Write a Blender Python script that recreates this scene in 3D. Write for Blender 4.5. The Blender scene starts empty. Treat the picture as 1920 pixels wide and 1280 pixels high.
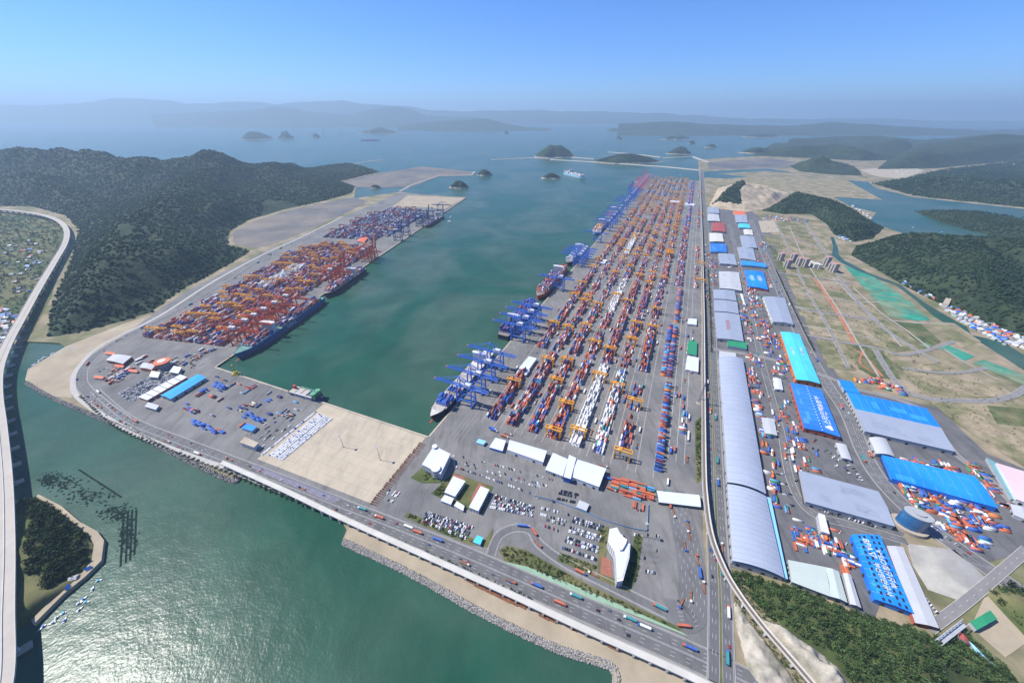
import bpy, bmesh, math, random
import numpy as np
from mathutils import Vector, Matrix
random.seed(7); rng = np.random.default_rng(7)
sc = bpy.context.scene; col = sc.collection
R = math.radians
# ---------------------------------------------------------------- camera
F, HY, H = 690.0, 210.0, 500.0            # focal length in photo pixels, horizon row, flying height (m)
PT = math.atan((640 - HY) / F); CP, SP = math.cos(PT), math.sin(PT)
cam = bpy.data.cameras.new('Camera'); cam.sensor_width = 36; cam.lens = 36 * F / 1920
cam.clip_start = 1; cam.clip_end = 200000
co = bpy.data.objects.new('Camera', cam); col.objects.link(co)
co.location = (0, 0, H); co.rotation_euler = (math.pi / 2 - PT, 0, 0); sc.camera = co
# ---------------------------------------------------------------- light
EL, AZ = R(50), R(-14)                    # sun height; shadows fall to the right and slightly towards the camera
sdir = Vector((-math.cos(AZ) * math.cos(EL), -math.sin(AZ) * math.cos(EL), math.sin(EL)))
w = bpy.data.worlds.new('World'); sc.world = w; w.use_nodes = True
nt = w.node_tree; nt.nodes.clear()
sky = nt.nodes.new('ShaderNodeTexSky'); sky.sky_type = 'NISHITA'; sky.sun_disc = False
sky.sun_elevation = EL; sky.sun_rotation = math.atan2(sdir.x, sdir.y); sky.altitude = 300
sky.air_density = 1.0; sky.dust_density = 0.0; sky.ozone_density = 6.0
bg = nt.nodes.new('ShaderNodeBackground'); bg.inputs[1].default_value = 0.12
ti = nt.nodes.new('ShaderNodeMix'); ti.data_type = 'RGBA'; ti.blend_type = 'MULTIPLY'; ti.inputs[0].default_value = 1; ti.inputs[7].default_value = (.38, .60, .98, 1)   # clear deep blue air
ow = nt.nodes.new('ShaderNodeOutputWorld'); nt.links.new(sky.outputs[0], ti.inputs[6]); nt.links.new(ti.outputs[2], bg.inputs[0]); nt.links.new(bg.outputs[0], ow.inputs[0])
sun = bpy.data.lights.new('Sun', 'SUN'); sun.energy = 4.8; sun.angle = R(0.53); sun.color = (1, 0.96, 0.9)
so = bpy.data.objects.new('Sun', sun); col.objects.link(so); so.rotation_euler = sdir.to_track_quat('Z', 'Y').to_euler()
sc.view_settings.view_transform = 'Standard'; sc.view_settings.look = 'None'; sc.view_settings.exposure = 0.54; sc.view_settings.gamma = 1
sc.cycles.volume_bounces = 0; sc.cycles.max_bounces = 6; sc.cycles.volume_step_rate = 10; sc.cycles.use_denoising = True
TH = R(23.7)                               # bearing of the straight quay
# ---------------------------------------------------------------- survey: ground position of a photo pixel at height z
def G(x, y, z=0.0):
    a = (x - 960) / F; b = (y - 640) / F
    t = (H - z) / (SP + CP * b)
    return (a * t, (CP - SP * b) * t)
def G3(x, y, z=0.0):
    p = G(x, y, z); return Vector((p[0], p[1], z))
OX, OY = G(803, 818)
UX, UY = math.sin(TH), math.cos(TH); VX, VY = math.cos(TH), -math.sin(TH)
def UV(u, v): return (OX + u * UX + v * VX, OY + u * UY + v * VY)      # terminal grid: u along the quay, v inland
def toUV(x, y): dx, dy = x - OX, y - OY; return dx * UX + dy * UY, dx * VX + dy * VY
RZU = math.pi / 2 - TH                     # heading of u
# ---------------------------------------------------------------- materials
MATS = {}
def M(name, c, rough=0.8, var=0.12, scale=0.05, metal=0.0, spec=0.3, attr=None, bump=0.0, c2=None, stain=0.0, bdist=1.5):
    if name in MATS: return MATS[name]
    m = bpy.data.materials.new(name); m.use_nodes = True; n = m.node_tree.nodes; l = m.node_tree.links
    b = n['Principled BSDF']; b.inputs['Roughness'].default_value = rough; b.inputs['Metallic'].default_value = metal
    b.inputs['Specular IOR Level'].default_value = spec
    geo = n.new('ShaderNodeNewGeometry')
    nz = n.new('ShaderNodeTexNoise'); nz.inputs['Scale'].default_value = scale; nz.inputs['Detail'].default_value = 6; nz.inputs['Roughness'].default_value = 0.65
    l.new(geo.outputs['Position'], nz.inputs['Vector'])
    mr = n.new('ShaderNodeMapRange'); mr.inputs[1].default_value = 0.3; mr.inputs[2].default_value = 0.7
    mr.inputs[3].default_value = 1 - var; mr.inputs[4].default_value = 1 + var
    l.new(nz.outputs['Fac'], mr.inputs[0])
    mx = n.new('ShaderNodeVectorMath'); mx.operation = 'SCALE'
    if attr:
        at = n.new('ShaderNodeAttribute'); at.attribute_name = attr; l.new(at.outputs['Color'], mx.inputs[0])
    elif c2:
        m2 = n.new('ShaderNodeMix'); m2.data_type = 'RGBA'; m2.inputs[6].default_value = (*c, 1); m2.inputs[7].default_value = (*c2, 1)
        nz2 = n.new('ShaderNodeTexNoise'); nz2.inputs['Scale'].default_value = scale * 0.35; nz2.inputs['Detail'].default_value = 5
        r2 = n.new('ShaderNodeMapRange'); r2.inputs[1].default_value = 0.42; r2.inputs[2].default_value = 0.6
        l.new(geo.outputs['Position'], nz2.inputs['Vector']); l.new(nz2.outputs['Fac'], r2.inputs[0]); l.new(r2.outputs[0], m2.inputs[0]); l.new(m2.outputs[2], mx.inputs[0])
    else: mx.inputs[0].default_value = c
    l.new(mr.outputs[0], mx.inputs['Scale']); l.new(mx.outputs[0], b.inputs['Base Color'])
    if stain:                                # worn, oil-marked paving: irregular darker blotches and streaks
        mp = n.new('ShaderNodeMapping'); mp.inputs['Rotation'].default_value = (0, 0, TH); mp.inputs['Scale'].default_value = (1, .18, 1)
        l.new(geo.outputs['Position'], mp.inputs[0]); s1 = n.new('ShaderNodeTexNoise'); s1.inputs['Scale'].default_value = .09; s1.inputs['Detail'].default_value = 7; s1.inputs['Roughness'].default_value = .7; l.new(mp.outputs[0], s1.inputs['Vector'])
        r3 = n.new('ShaderNodeMapRange'); r3.inputs[1].default_value = .5; r3.inputs[2].default_value = .68; r3.inputs[3].default_value = 1; r3.inputs[4].default_value = 1 - stain; l.new(s1.outputs['Fac'], r3.inputs[0])
        v3 = n.new('ShaderNodeVectorMath'); v3.operation = 'SCALE'; l.new(mx.outputs[0], v3.inputs[0]); l.new(r3.outputs[0], v3.inputs['Scale']); l.new(v3.outputs[0], b.inputs['Base Color'])
    if bump:
        bp = n.new('ShaderNodeBump'); bp.inputs['Strength'].default_value = bump; bp.inputs['Distance'].default_value = bdist
        l.new(nz.outputs['Fac'], bp.inputs['Height']); l.new(bp.outputs[0], b.inputs['Normal'])
    MATS[name] = m; return m
asphalt = M('asphalt', (.150, .148, .145), .9, .16, .03, stain=.3)
asphalt_dk = M('asphalt_dark', (.085, .085, .088), .9, .2, .04)
yard = M('yard_paving', (.20, .192, .178), .9, .16, .03, c2=(.155, .152, .146), stain=.3)
conc = M('concrete', (.47, .40, .29), .9, .10, .03, c2=(.42, .36, .27), stain=.16)
conc_w = M('concrete_white', (.52, .50, .45), .85, .1, .05)
kerb = M('kerb_concrete', (.42, .40, .36), .9, .12, .1)
soil = M('dry_soil', (.29, .235, .155), .95, .3, .03, c2=(.15, .15, .07))
sand = M('pale_sand', (.36, .30, .21), .95, .18, .02)
mud = M('mudflat', (.19, .16, .125), .7, .25, .008, c2=(.12, .115, .105))
grassm = M('rough_grass', (.075, .095, .03), .95, .3, .04, c2=(.15, .14, .06))
farm = M('farm_fields', (.06, .085, .03), .95, .45, .02, c2=(.13, .125, .05))
rock = M('rock_armour', (.30, .28, .25), .9, .4, .5)
cliff = M('cut_rock', (.40, .36, .29), .95, .3, .12, c2=(.26, .24, .18), bump=.8)
paint = M('white_paint', (.62, .62, .60), .7, .12, .3)
ypaint = M('yellow_paint', (.55, .38, .10), .7, .1, .3)
redpave = M('red_paving', (.30, .12, .08), .9, .2, .3)
greenpave = M('green_paving', (.26, .38, .26), .9, .12, .1)
net = M('green_netting', (.035, .25, .17), .9, .35, .03, c2=(.17, .22, .13))
steelblue = M('crane_blue', (.07, .20, .62), .5, .08, .3)
navy = M('crane_navy', (.03, .07, .22), .5, .08, .3)
orange = M('crane_orange', (.62, .11, .04), .5, .1, .3)
pink = M('crane_pink', (.72, .22, .28), .5, .08, .3)
gold = M('gantry_gold', (.78, .35, .03), .5, .1, .3)
redg = M('gantry_red', (.42, .07, .06), .5, .1, .3)
white = M('white_panel', (.64, .64, .64), .6, .05, .2)
offw = M('cream_wall', (.62, .58, .50), .8, .08, .1)
greyw = M('grey_wall', (.36, .37, .38), .8, .08, .1)
dark = M('dark_metal', (.035, .035, .04), .6, .1, .2)
glass = M('window_glass', (.03, .06, .10), .12, .1, .2, spec=.6)
rust = M('rusty_steel', (.26, .11, .06), .9, .3, .3)
tyre = M('tyre_rubber', (.025, .025, .025), .9, .1, 1)
# ---------------------------------------------------------------- mesh helpers
class MB:
    def __init__(s): s.v = []; s.f = []; s.m = []
    def add(s, vs, fs, mi=0):
        o = len(s.v); s.v += [tuple(p) for p in vs]; s.f += [tuple(i + o for i in f) for f in fs]; s.m += [mi] * len(fs); return s
    def box(s, c, d, rz=0, mi=0):
        x, y, z = d[0] / 2, d[1] / 2, d[2] / 2; ca, sa = math.cos(rz), math.sin(rz)
        vs = [(c[0] + a * x * ca - b * y * sa, c[1] + a * x * sa + b * y * ca, c[2] + e * z) for e in (-1, 1) for a, b in ((-1, -1), (1, -1), (1, 1), (-1, 1))]
        return s.add(vs, [(3, 2, 1, 0), (4, 5, 6, 7), (0, 1, 5, 4), (1, 2, 6, 5), (2, 3, 7, 6), (3, 0, 4, 7)], mi)
    def bar(s, p, q, wd, hd=None, mi=0):
        p, q = Vector(p), Vector(q); d = (q - p).normalized(); hd = hd or wd
        a = d.cross(Vector((0, 0, 1)))
        a = Vector((1, 0, 0)) if a.length < 1e-3 else a.normalized()
        b = a.cross(d); vs = []
        for e in (p, q):
            for i, j in ((-1, -1), (1, -1), (1, 1), (-1, 1)): vs.append(e + a * (i * wd / 2) + b * (j * hd / 2))
        return s.add(vs, [(0, 1, 2, 3), (7, 6, 5, 4), (0, 4, 5, 1), (1, 5, 6, 2), (2, 6, 7, 3), (3, 7, 4, 0)], mi)
    def cyl(s, c, r, h, n=12, mi=0, r2=None):
        r2 = r if r2 is None else r2
        vs = [(c[0] + rr * math.cos(6.2832 * i / n), c[1] + rr * math.sin(6.2832 * i / n), c[2] + z) for rr, z in ((r, 0), (r2, h)) for i in range(n)]
        return s.add(vs, [tuple(range(n))[::-1], tuple(range(n, 2 * n))] + [(i, (i + 1) % n, n + (i + 1) % n, n + i) for i in range(n)], mi)
    def prism(s, poly, z0, z1, mi=0, top=True, bottom=False):
        if sum(a[0] * b[1] - b[0] * a[1] for a, b in zip(poly, poly[1:] + poly[:1])) < 0: poly = poly[::-1]
        n = len(poly); vs = [(p[0], p[1], z0) for p in poly] + [(p[0], p[1], z1) for p in poly]
        fs = [(i, (i + 1) % n, n + (i + 1) % n, n + i) for i in range(n)]
        if top: fs.append(tuple(range(n, 2 * n)))
        if bottom: fs.append(tuple(range(n))[::-1])
        return s.add(vs, fs, mi)
    def mesh(s, name, mats):
        me = bpy.data.meshes.new(name); me.from_pydata(s.v, [], s.f)
        for m in (mats if isinstance(mats, (list, tuple)) else [mats]): me.materials.append(m)
        if max(s.m, default=0): me.polygons.foreach_set('material_index', s.m)
        return me
    def build(s, name, mats, parent=None, loc=(0, 0, 0), rz=0):
        return mk(name, s.mesh(name, mats), parent, loc, rz)
def mk(name, me, parent=None, loc=(0, 0, 0), rz=0):
    o = bpy.data.objects.new(name, me); col.objects.link(o); o.location = loc; o.rotation_euler = (0, 0, rz)
    if parent: o.parent = parent
    return o
def tag(o, label=None, cat=None, group=None, kind=None):
    for k, v in (('label', label), ('category', cat), ('group', group), ('kind', kind)):
        if v: o[k] = v
    return o
def thing(name, label, cat, loc=(0, 0, 0), rz=0, group=None):
    return tag(mk(name, None, None, loc, rz), label, cat, group)
KIDS = {}
def kids(o): return [c for c in o.children]
def copy_tree(o, parent=None, loc=None, rz=None, ch=None):
    c = o.copy(); col.objects.link(c); c.parent = parent
    if loc is not None: c.location = loc
    if rz is not None: c.rotation_euler = (0, 0, rz)
    for k in (KIDS[o.name] if o.name in KIDS else kids(o)): copy_tree(k, c)
    return c
def sheet(name, pts, z, mat, kind='structure', px=True, thick=0):
    P = [G(x, y, z) for x, y in pts] if px else list(pts)
    m = MB()
    if thick: m.prism(P, z - thick, z)
    else:
        if sum(a[0] * b[1] - b[0] * a[1] for a, b in zip(P, P[1:] + P[:1])) < 0: P = P[::-1]
        m.add([(p[0], p[1], z) for p in P], [tuple(range(len(P)))])
    o = m.build(name, mat); o['kind'] = kind; return o
def smooth(P, k=6):
    out = []; n = len(P)
    for i in range(n - 1):
        a, b, c, d = P[max(i - 1, 0)], P[i], P[i + 1], P[min(i + 2, n - 1)]
        for j in range(k):
            t = j / k
            out.append(tuple(.5 * ((2 * b[q]) + (c[q] - a[q]) * t + (2 * a[q] - 5 * b[q] + 4 * c[q] - d[q]) * t * t + (3 * b[q] - a[q] - 3 * c[q] + d[q]) * t ** 3) for q in (0, 1)))
    out.append(tuple(P[-1])); return out
def offs(P, d):
    out = []
    for i in range(len(P)):
        a, b = P[max(i - 1, 0)], P[min(i + 1, len(P) - 1)]; dx, dy = b[0] - a[0], b[1] - a[1]; L = math.hypot(dx, dy) or 1
        out.append((P[i][0] + dy / L * d, P[i][1] - dx / L * d))
    return out
def strip(m, P, w, z, mi=0, o=0.0):
    A, B = offs(P, o + w / 2), offs(P, o - w / 2); n = len(P)
    m.add([(a[0], a[1], z) for a in A] + [(b[0], b[1], z) for b in B], [(i, i + 1, n + i + 1, n + i) for i in range(n - 1)], mi)
def resample(P, step):
    out = []; acc = 0
    for a, b in zip(P, P[1:]):
        L = math.hypot(b[0] - a[0], b[1] - a[1]); t = -acc
        while t + step <= L:
            t += step; f = t / L; out.append((a[0] + (b[0] - a[0]) * f, a[1] + (b[1] - a[1]) * f, math.atan2(b[1] - a[1], b[0] - a[0])))
        acc = L - t
    return out
MARK = MB()
def road(name, pts, wd, z, mat=asphalt, dash=(), solid=(), px=True, edge=True, zz=0):
    P = smooth([G(x, y, zz) for x, y in pts] if px else pts)
    m = MB(); strip(m, P, wd, z)
    o = m.build(name, mat); o['kind'] = 'structure'
    for d in solid: strip(MARK, P, .22, z + .05, 0, d)
    for d in dash:
        for x, y, a in resample(offs(P, d), 16): MARK.box((x, y, z + .04), (5, .22, .04), a)
    if edge:
        k = MB()
        for sgn in (-1, 1):
            Q = offs(P, sgn * (wd / 2 + .3)); A, B = offs(Q, .3), offs(Q, -.3); n = len(Q)
            for zt in (0,): k.add([(a[0], a[1], z + .15) for a in A] + [(b[0], b[1], z + .15) for b in B] + [(a[0], a[1], z - .2) for a in A] + [(b[0], b[1], z - .2) for b in B],
                [(i, i + 1, n + i + 1, n + i) for i in range(n - 1)] + [(2 * n + i, 2 * n + i + 1, i + 1, i) for i in range(n - 1)] + [(n + i, n + i + 1, 3 * n + i + 1, 3 * n + i) for i in range(n - 1)])
        ko = k.build('kerb', kerb, o)
    return P
def npmesh(name, V, T, mat, colr=None):
    """triangle / quad soup from numpy arrays"""
    me = bpy.data.meshes.new(name); k = T.shape[1]
    me.vertices.add(len(V)); me.vertices.foreach_set('co', V.astype(np.float32).ravel())
    me.loops.add(T.size); me.loops.foreach_set('vertex_index', T.astype(np.int32).ravel())
    me.polygons.add(len(T)); me.polygons.foreach_set('loop_start', np.arange(0, T.size, k, dtype=np.int32))
    me.update(calc_edges=True); me.materials.append(mat)
    if colr is not None:
        a = me.attributes.new('Col', 'FLOAT_COLOR', 'POINT'); a.data.foreach_set('color', np.c_[colr, np.ones(len(colr))].astype(np.float32).ravel())
    me.validate(); return me
def seg_dist(P, a, b):
    a, b = np.array(a[:2]), np.array(b[:2]); d = b - a; L = (d @ d) or 1e-9
    t = np.clip(((P - a) @ d) / L, 0, 1); return np.hypot(*(P - (a + t[:, None] * d)).T), t
def inside(P, poly):
    x, y = P[:, 0], P[:, 1]; r = np.zeros(len(P), bool); n = len(poly)
    for i in range(n):
        (x1, y1), (x2, y2) = poly[i], poly[(i + 1) % n]
        if y1 == y2: continue
        c = ((y1 > y) != (y2 > y)) & (x < (x2 - x1) * (y - y1) / (y2 - y1) + x1); r ^= c
    return r
def edged(P, poly):
    d = np.full(len(P), 1e9)
    for a, b in zip(poly, poly[1:] + poly[:1]): d = np.minimum(d, seg_dist(P, a, b)[0])
    return d
_perm = rng.permutation(512); _perm = np.r_[_perm, _perm, _perm]
_grad = rng.normal(size=(512,))
def vnoise(P):
    i = np.floor(P).astype(int); f = P - i; f = f * f * (3 - 2 * f); i = i & 511
    h = lambda a, b: _grad[_perm[_perm[a & 511] + (b & 511)] & 511]
    return (h(i[:, 0], i[:, 1]) * (1 - f[:, 0]) + h(i[:, 0] + 1, i[:, 1]) * f[:, 0]) * (1 - f[:, 1]) + (h(i[:, 0], i[:, 1] + 1) * (1 - f[:, 0]) + h(i[:, 0] + 1, i[:, 1] + 1) * f[:, 0]) * f[:, 1]
def fbm(P, s, o=4):
    r = 0
    for k in range(o): r = r + vnoise(P / s * 2 ** k + 17.3 * k) / 2 ** k
    return r
def text_mesh(s, size, mat, name='lettering', parent=None, loc=(0, 0, 0), rot=(0, 0, 0), sx=1.0):
    cu = bpy.data.curves.new('t', 'FONT'); cu.body = s; cu.size = size; cu.align_x = 'CENTER'; cu.align_y = 'CENTER'; cu.extrude = .08; cu.resolution_u = 2; cu.offset = size * .012
    t = bpy.data.objects.new('t', cu); col.objects.link(t)
    dg = bpy.context.evaluated_depsgraph_get(); me = bpy.data.meshes.new_from_object(t.evaluated_get(dg)); bpy.data.objects.remove(t)
    me.materials.clear(); me.materials.append(mat); me.name = name
    o = mk(name, me, parent, loc); o.rotation_euler = rot; o.scale = (sx, 1, 1); return o
# ================================================================ SETTING
# ---- sea
def water_mat():
    m = bpy.data.materials.new('sea_water'); m.use_nodes = True; n = m.node_tree.nodes; l = m.node_tree.links; b = n['Principled BSDF']
    b.inputs['Roughness'].default_value = .26; b.inputs['IOR'].default_value = 1.33; b.inputs['Specular IOR Level'].default_value = .2
    geo = n.new('ShaderNodeNewGeometry')
    def nz(s, d=4, dist=0):
        x = n.new('ShaderNodeTexNoise'); x.inputs['Scale'].default_value = s; x.inputs['Detail'].default_value = d; x.inputs['Distortion'].default_value = dist; l.new(geo.outputs['Position'], x.inputs['Vector']); return x
    big = nz(.0022, 5, 1.2); mid = nz(.012, 5, .6)
    mx = n.new('ShaderNodeMix'); mx.data_type = 'RGBA'; mx.inputs[6].default_value = (.018, .078, .048, 1); mx.inputs[7].default_value = (.055, .102, .072, 1)
    r = n.new('ShaderNodeMapRange'); r.inputs[1].default_value = .40; r.inputs[2].default_value = .62; l.new(big.outputs['Fac'], r.inputs[0]); l.new(r.outputs[0], mx.inputs[0])
    m2 = n.new('ShaderNodeMix'); m2.data_type = 'RGBA'; m2.blend_type = 'MULTIPLY'; m2.inputs[0].default_value = .5; l.new(mx.outputs[2], m2.inputs[6])
    r2 = n.new('ShaderNodeMapRange'); r2.inputs[1].default_value = .35; r2.inputs[2].default_value = .65; r2.inputs[3].default_value = .75; r2.inputs[4].default_value = 1.2
    l.new(mid.outputs['Fac'], r2.inputs[0]); l.new(r2.outputs[0], m2.inputs[7]); l.new(m2.outputs[2], b.inputs['Base Color'])
    wv = nz(.35, 3); w2 = nz(.06, 3); ad = n.new('ShaderNodeMath'); ad.operation = 'MULTIPLY_ADD'; ad.inputs[1].default_value = 3.0
    l.new(w2.outputs['Fac'], ad.inputs[0]); l.new(wv.outputs['Fac'], ad.inputs[2])
    bp = n.new('ShaderNodeBump'); bp.inputs['Strength'].default_value = .38; bp.inputs['Distance'].default_value = .55; l.new(ad.outputs[0], bp.inputs['Height']); l.new(bp.outputs[0], b.inputs['Normal'])
    return m
sea = water_mat(); SEA = -3.0
m = MB(); m.add([(44000 * math.cos(i * .0982), 44000 * math.sin(i * .0982), SEA) for i in range(64)], [tuple(range(64))]); m.build('sea', sea)['kind'] = 'structure'
# ---- land: one slab with quay walls
land = [(47, 712), (100, 743), (233, 800), (333, 850), (433, 898), (447, 888), (640, 975), (650, 993), (642, 1012), (773, 1073), (907, 1147), (1040, 1210), (1150, 1247), (1152, 1420),
        (2700, 1420), (2700, 292), (1700, 285), (1530, 282), (1440, 292), (1330, 298), (1309, 300), (1312, 339), (1218, 336), (803, 818), (405, 688), (875, 370), (787, 364), (748, 360),
        (664, 372), (668, 352), (640, 341), (712, 324), (700, 316), (600, 318), (200, 312), (-500, 312), (-900, 420), (-300, 640), (-60, 680), (0, 664), (45, 640), (78, 641), (112, 643), (122, 650), (52, 692)]
sheet('ground', land, 0, soil, thick=9)
# ---- inlet, canal and river on the right, lying in the land
sheet('inlet_water', [(1563, 370), (1600, 368), (1657, 376), (1588, 338), (1628, 341), (1640, 352), (1713, 370), (1800, 379), (1920, 392), (2400, 420), (2400, 520), (1900, 470), (1730, 450), (1657, 425), (1627, 418), (1643, 399), (1600, 388)], .25, sea)
sheet('canal_water', [(1557, 444), (1563, 444), (1571, 465), (1573, 478), (1583, 488), (1630, 512), (1688, 533), (1733, 567), (1795, 603), (1812, 612), (1822, 628), (1880, 640), (1960, 690), (1960, 720), (1860, 655), (1805, 622), (1775, 608), (1750, 592), (1716, 562), (1680, 535), (1630, 518), (1578, 493), (1560, 478), (1562, 462)], .3, sea)
sheet('far_channel_water', [(1312, 333), (1330, 333), (1395, 337), (1400, 331), (1345, 325), (1440, 321), (1490, 325), (1440, 316), (1312, 322)], .25, sea)
# ---- paving
sheet('mudflat', [(437, 455), (437, 436), (470, 416), (540, 395), (610, 380), (664, 370), (690, 378), (640, 404), (560, 440), (500, 462), (470, 466)], .1, mud)
sheet('outer_mudflat', [(668, 352), (640, 341), (712, 324), (790, 312), (888, 322), (885, 330), (820, 331), (775, 350), (730, 352)], -2.2, mud)
sheet('sand_spit', [(47, 712), (52, 692), (122, 650), (230, 607), (285, 590), (300, 600), (200, 650), (150, 690), (132, 715), (135, 745), (100, 743)], .12, sand)
yardL = [(285, 590), (345, 548), (405, 517), (478, 480), (500, 470), (620, 418), (687, 388), (750, 361), (787, 365), (873, 371), (405, 687), (803, 817), (1218, 337), (1311, 340), (1313, 420), (1315, 700), (1318, 1000), (1325, 1085), (1325, 1150), (1345, 1290), (1260, 1258), (640, 968), (447, 882), (240, 800), (150, 745), (140, 715), (170, 675), (230, 630)]
sheet('terminal_yard', yardL, .2, yard)
sheet('far_apron_soil', [(735, 388), (765, 366), (872, 371), (832, 393), (800, 389)], .35, sand)
sheet('concrete_apron', [(607, 757), (798, 820), (695, 943), (482, 860)], .35, conc)
sheet('shore_strip', [(452, 880), (470, 872), (695, 962), (668, 972)], .35, conc_w)
sheet('dark_paving_strip', [(470, 876), (480, 870), (640, 934), (622, 942)], .5, M('violet_paving', (.19, .18, .22), .9, .15, .05))
for k, (a, b) in enumerate((((405, 688), (803, 818)), ((803, 818), (1218, 336)), ((405, 688), (875, 370)))):
    A, B = G(*a), G(*b); d = Vector((B[0] - A[0], B[1] - A[1])).normalized(); s = (1, 1, -1)[k]; nx, ny = d.y * s, -d.x * s
    if k == 0: nx, ny = d.y, -d.x
    q = [A, B, (B[0] + nx * 3.2, B[1] + ny * 3.2), (A[0] + nx * 3.2, A[1] + ny * 3.2)]
    mm = MB(); mm.prism(q, -6, .62); mm.build('quay_coping', conc)['kind'] = 'structure'
JN = MB(); q4 = [Vector(G(*p)) for p in ((607, 757), (798, 820), (695, 943), (482, 860))]
for k in range(1, 14): f = k / 14; p0, p1 = q4[0].lerp(q4[1], f), q4[3].lerp(q4[2], f); JN.bar((*p0, .37), (*p1, .37), .3, .04)
for k in range(1, 9): f = k / 9; p0, p1 = q4[0].lerp(q4[3], f), q4[1].lerp(q4[2], f); JN.bar((*p0, .37), (*p1, .37), .3, .04)
JN.build('slab_joints', M('joint_sealant', (.30, .26, .20), .9, .1, .1))['kind'] = 'structure'
weed = M('seaweed', (.016, .028, .024), 1.0, .3, .1, spec=0); WD = MB(); rw = random.Random(3)
for (x0, y0), (x1, y1) in (((232, 960), (226, 1062)), ((240, 957), (236, 1055)), ((248, 955), (244, 1050)), ((256, 955), (252, 1040)), ((148, 880), (228, 932))): WD.bar((*G(x0, y0, SEA), SEA + .05), (*G(x1, y1, SEA), SEA + .05), 2.2, .25)
for k in range(800):
    cx, cy, sx, sy = rw.choice(((120, 905, 30, 14), (165, 930, 40, 14), (215, 960, 24, 14), (240, 1000, 16, 30), (90, 900, 14, 10))); q = G(rw.gauss(cx, sx * .6), rw.gauss(cy, sy * .6), SEA); n_ = 7; r0 = rw.uniform(.5, 2.8); WD.add([(q[0] + r0 * rw.uniform(.5, 1.2) * math.cos(6.28 * i / n_), q[1] + r0 * rw.uniform(.4, .9) * math.sin(6.28 * i / n_), SEA + .03 + .0004 * k) for i in range(n_)], [tuple(range(n_))])
tag(WD.build('seaweed_beds', weed), 'dark seaweed beds and culture lines in the shallow water by the islet', 'seaweed', kind='stuff')
# rock armour and beach on the outer shore
sheet('beach', [(655, 985), (1330, 1290), (1152, 1285), (1150, 1250), (1040, 1213), (905, 1148), (775, 1075), (645, 1012)], .3, sand)
def rocks(name, pts, wd, n, lab):
    P = smooth([G(*p) for p in pts]); base = resample(P, 1.0); ico = np.array([(0, 0, 1), (.9, 0, .2), (.3, .85, .2), (-.7, .5, .2), (-.7, -.5, .2), (.3, -.85, .2), (0, 0, -1)]); T0 = np.array([(0, 1, 2), (0, 2, 3), (0, 3, 4), (0, 4, 5), (0, 5, 1), (6, 2, 1), (6, 3, 2), (6, 4, 3), (6, 5, 4), (6, 1, 5)])
    V = []; T = []; C = []
    for k in range(n):
        x, y, a = base[rng.integers(len(base))]; o = rng.uniform(-.5, .5); s = rng.uniform(.5, 1.4)
        vv = ico * (1 + rng.normal(size=(7, 1)) * .2) * s; c, q = math.cos(k), math.sin(k)
        vv = vv @ np.array([[c, q, 0], [-q, c, 0], [0, 0, 1]]); px, py = x + math.sin(a) * o * wd, y - math.cos(a) * o * wd
        V.append(vv + (px, py, min(.55, -.5 - 4.2 * o))); T.append(T0 + 7 * k); C.append(np.tile(np.array((.33, .31, .28)) * rng.uniform(.5, 1.25), (7, 1)))
    o = mk(name, npmesh(name, np.vstack(V), np.vstack(T), M('boulder', (1, 1, 1), .95, .2, .8, attr='Col'), np.vstack(C))); tag(o, lab, 'rocks', kind='stuff')
rocks('rock_armour', [(642, 1014), (773, 1076), (907, 1150), (1040, 1213), (1147, 1250), (1150, 1300)], 7, 7500, 'grey boulders armouring the sandy outer shore')
rocks('rock_armour', [(48, 716), (100, 746), (233, 803), (333, 853), (433, 900), (446, 890)], 7, 4000, 'grey boulders along the landing shore by the curved road')
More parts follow.
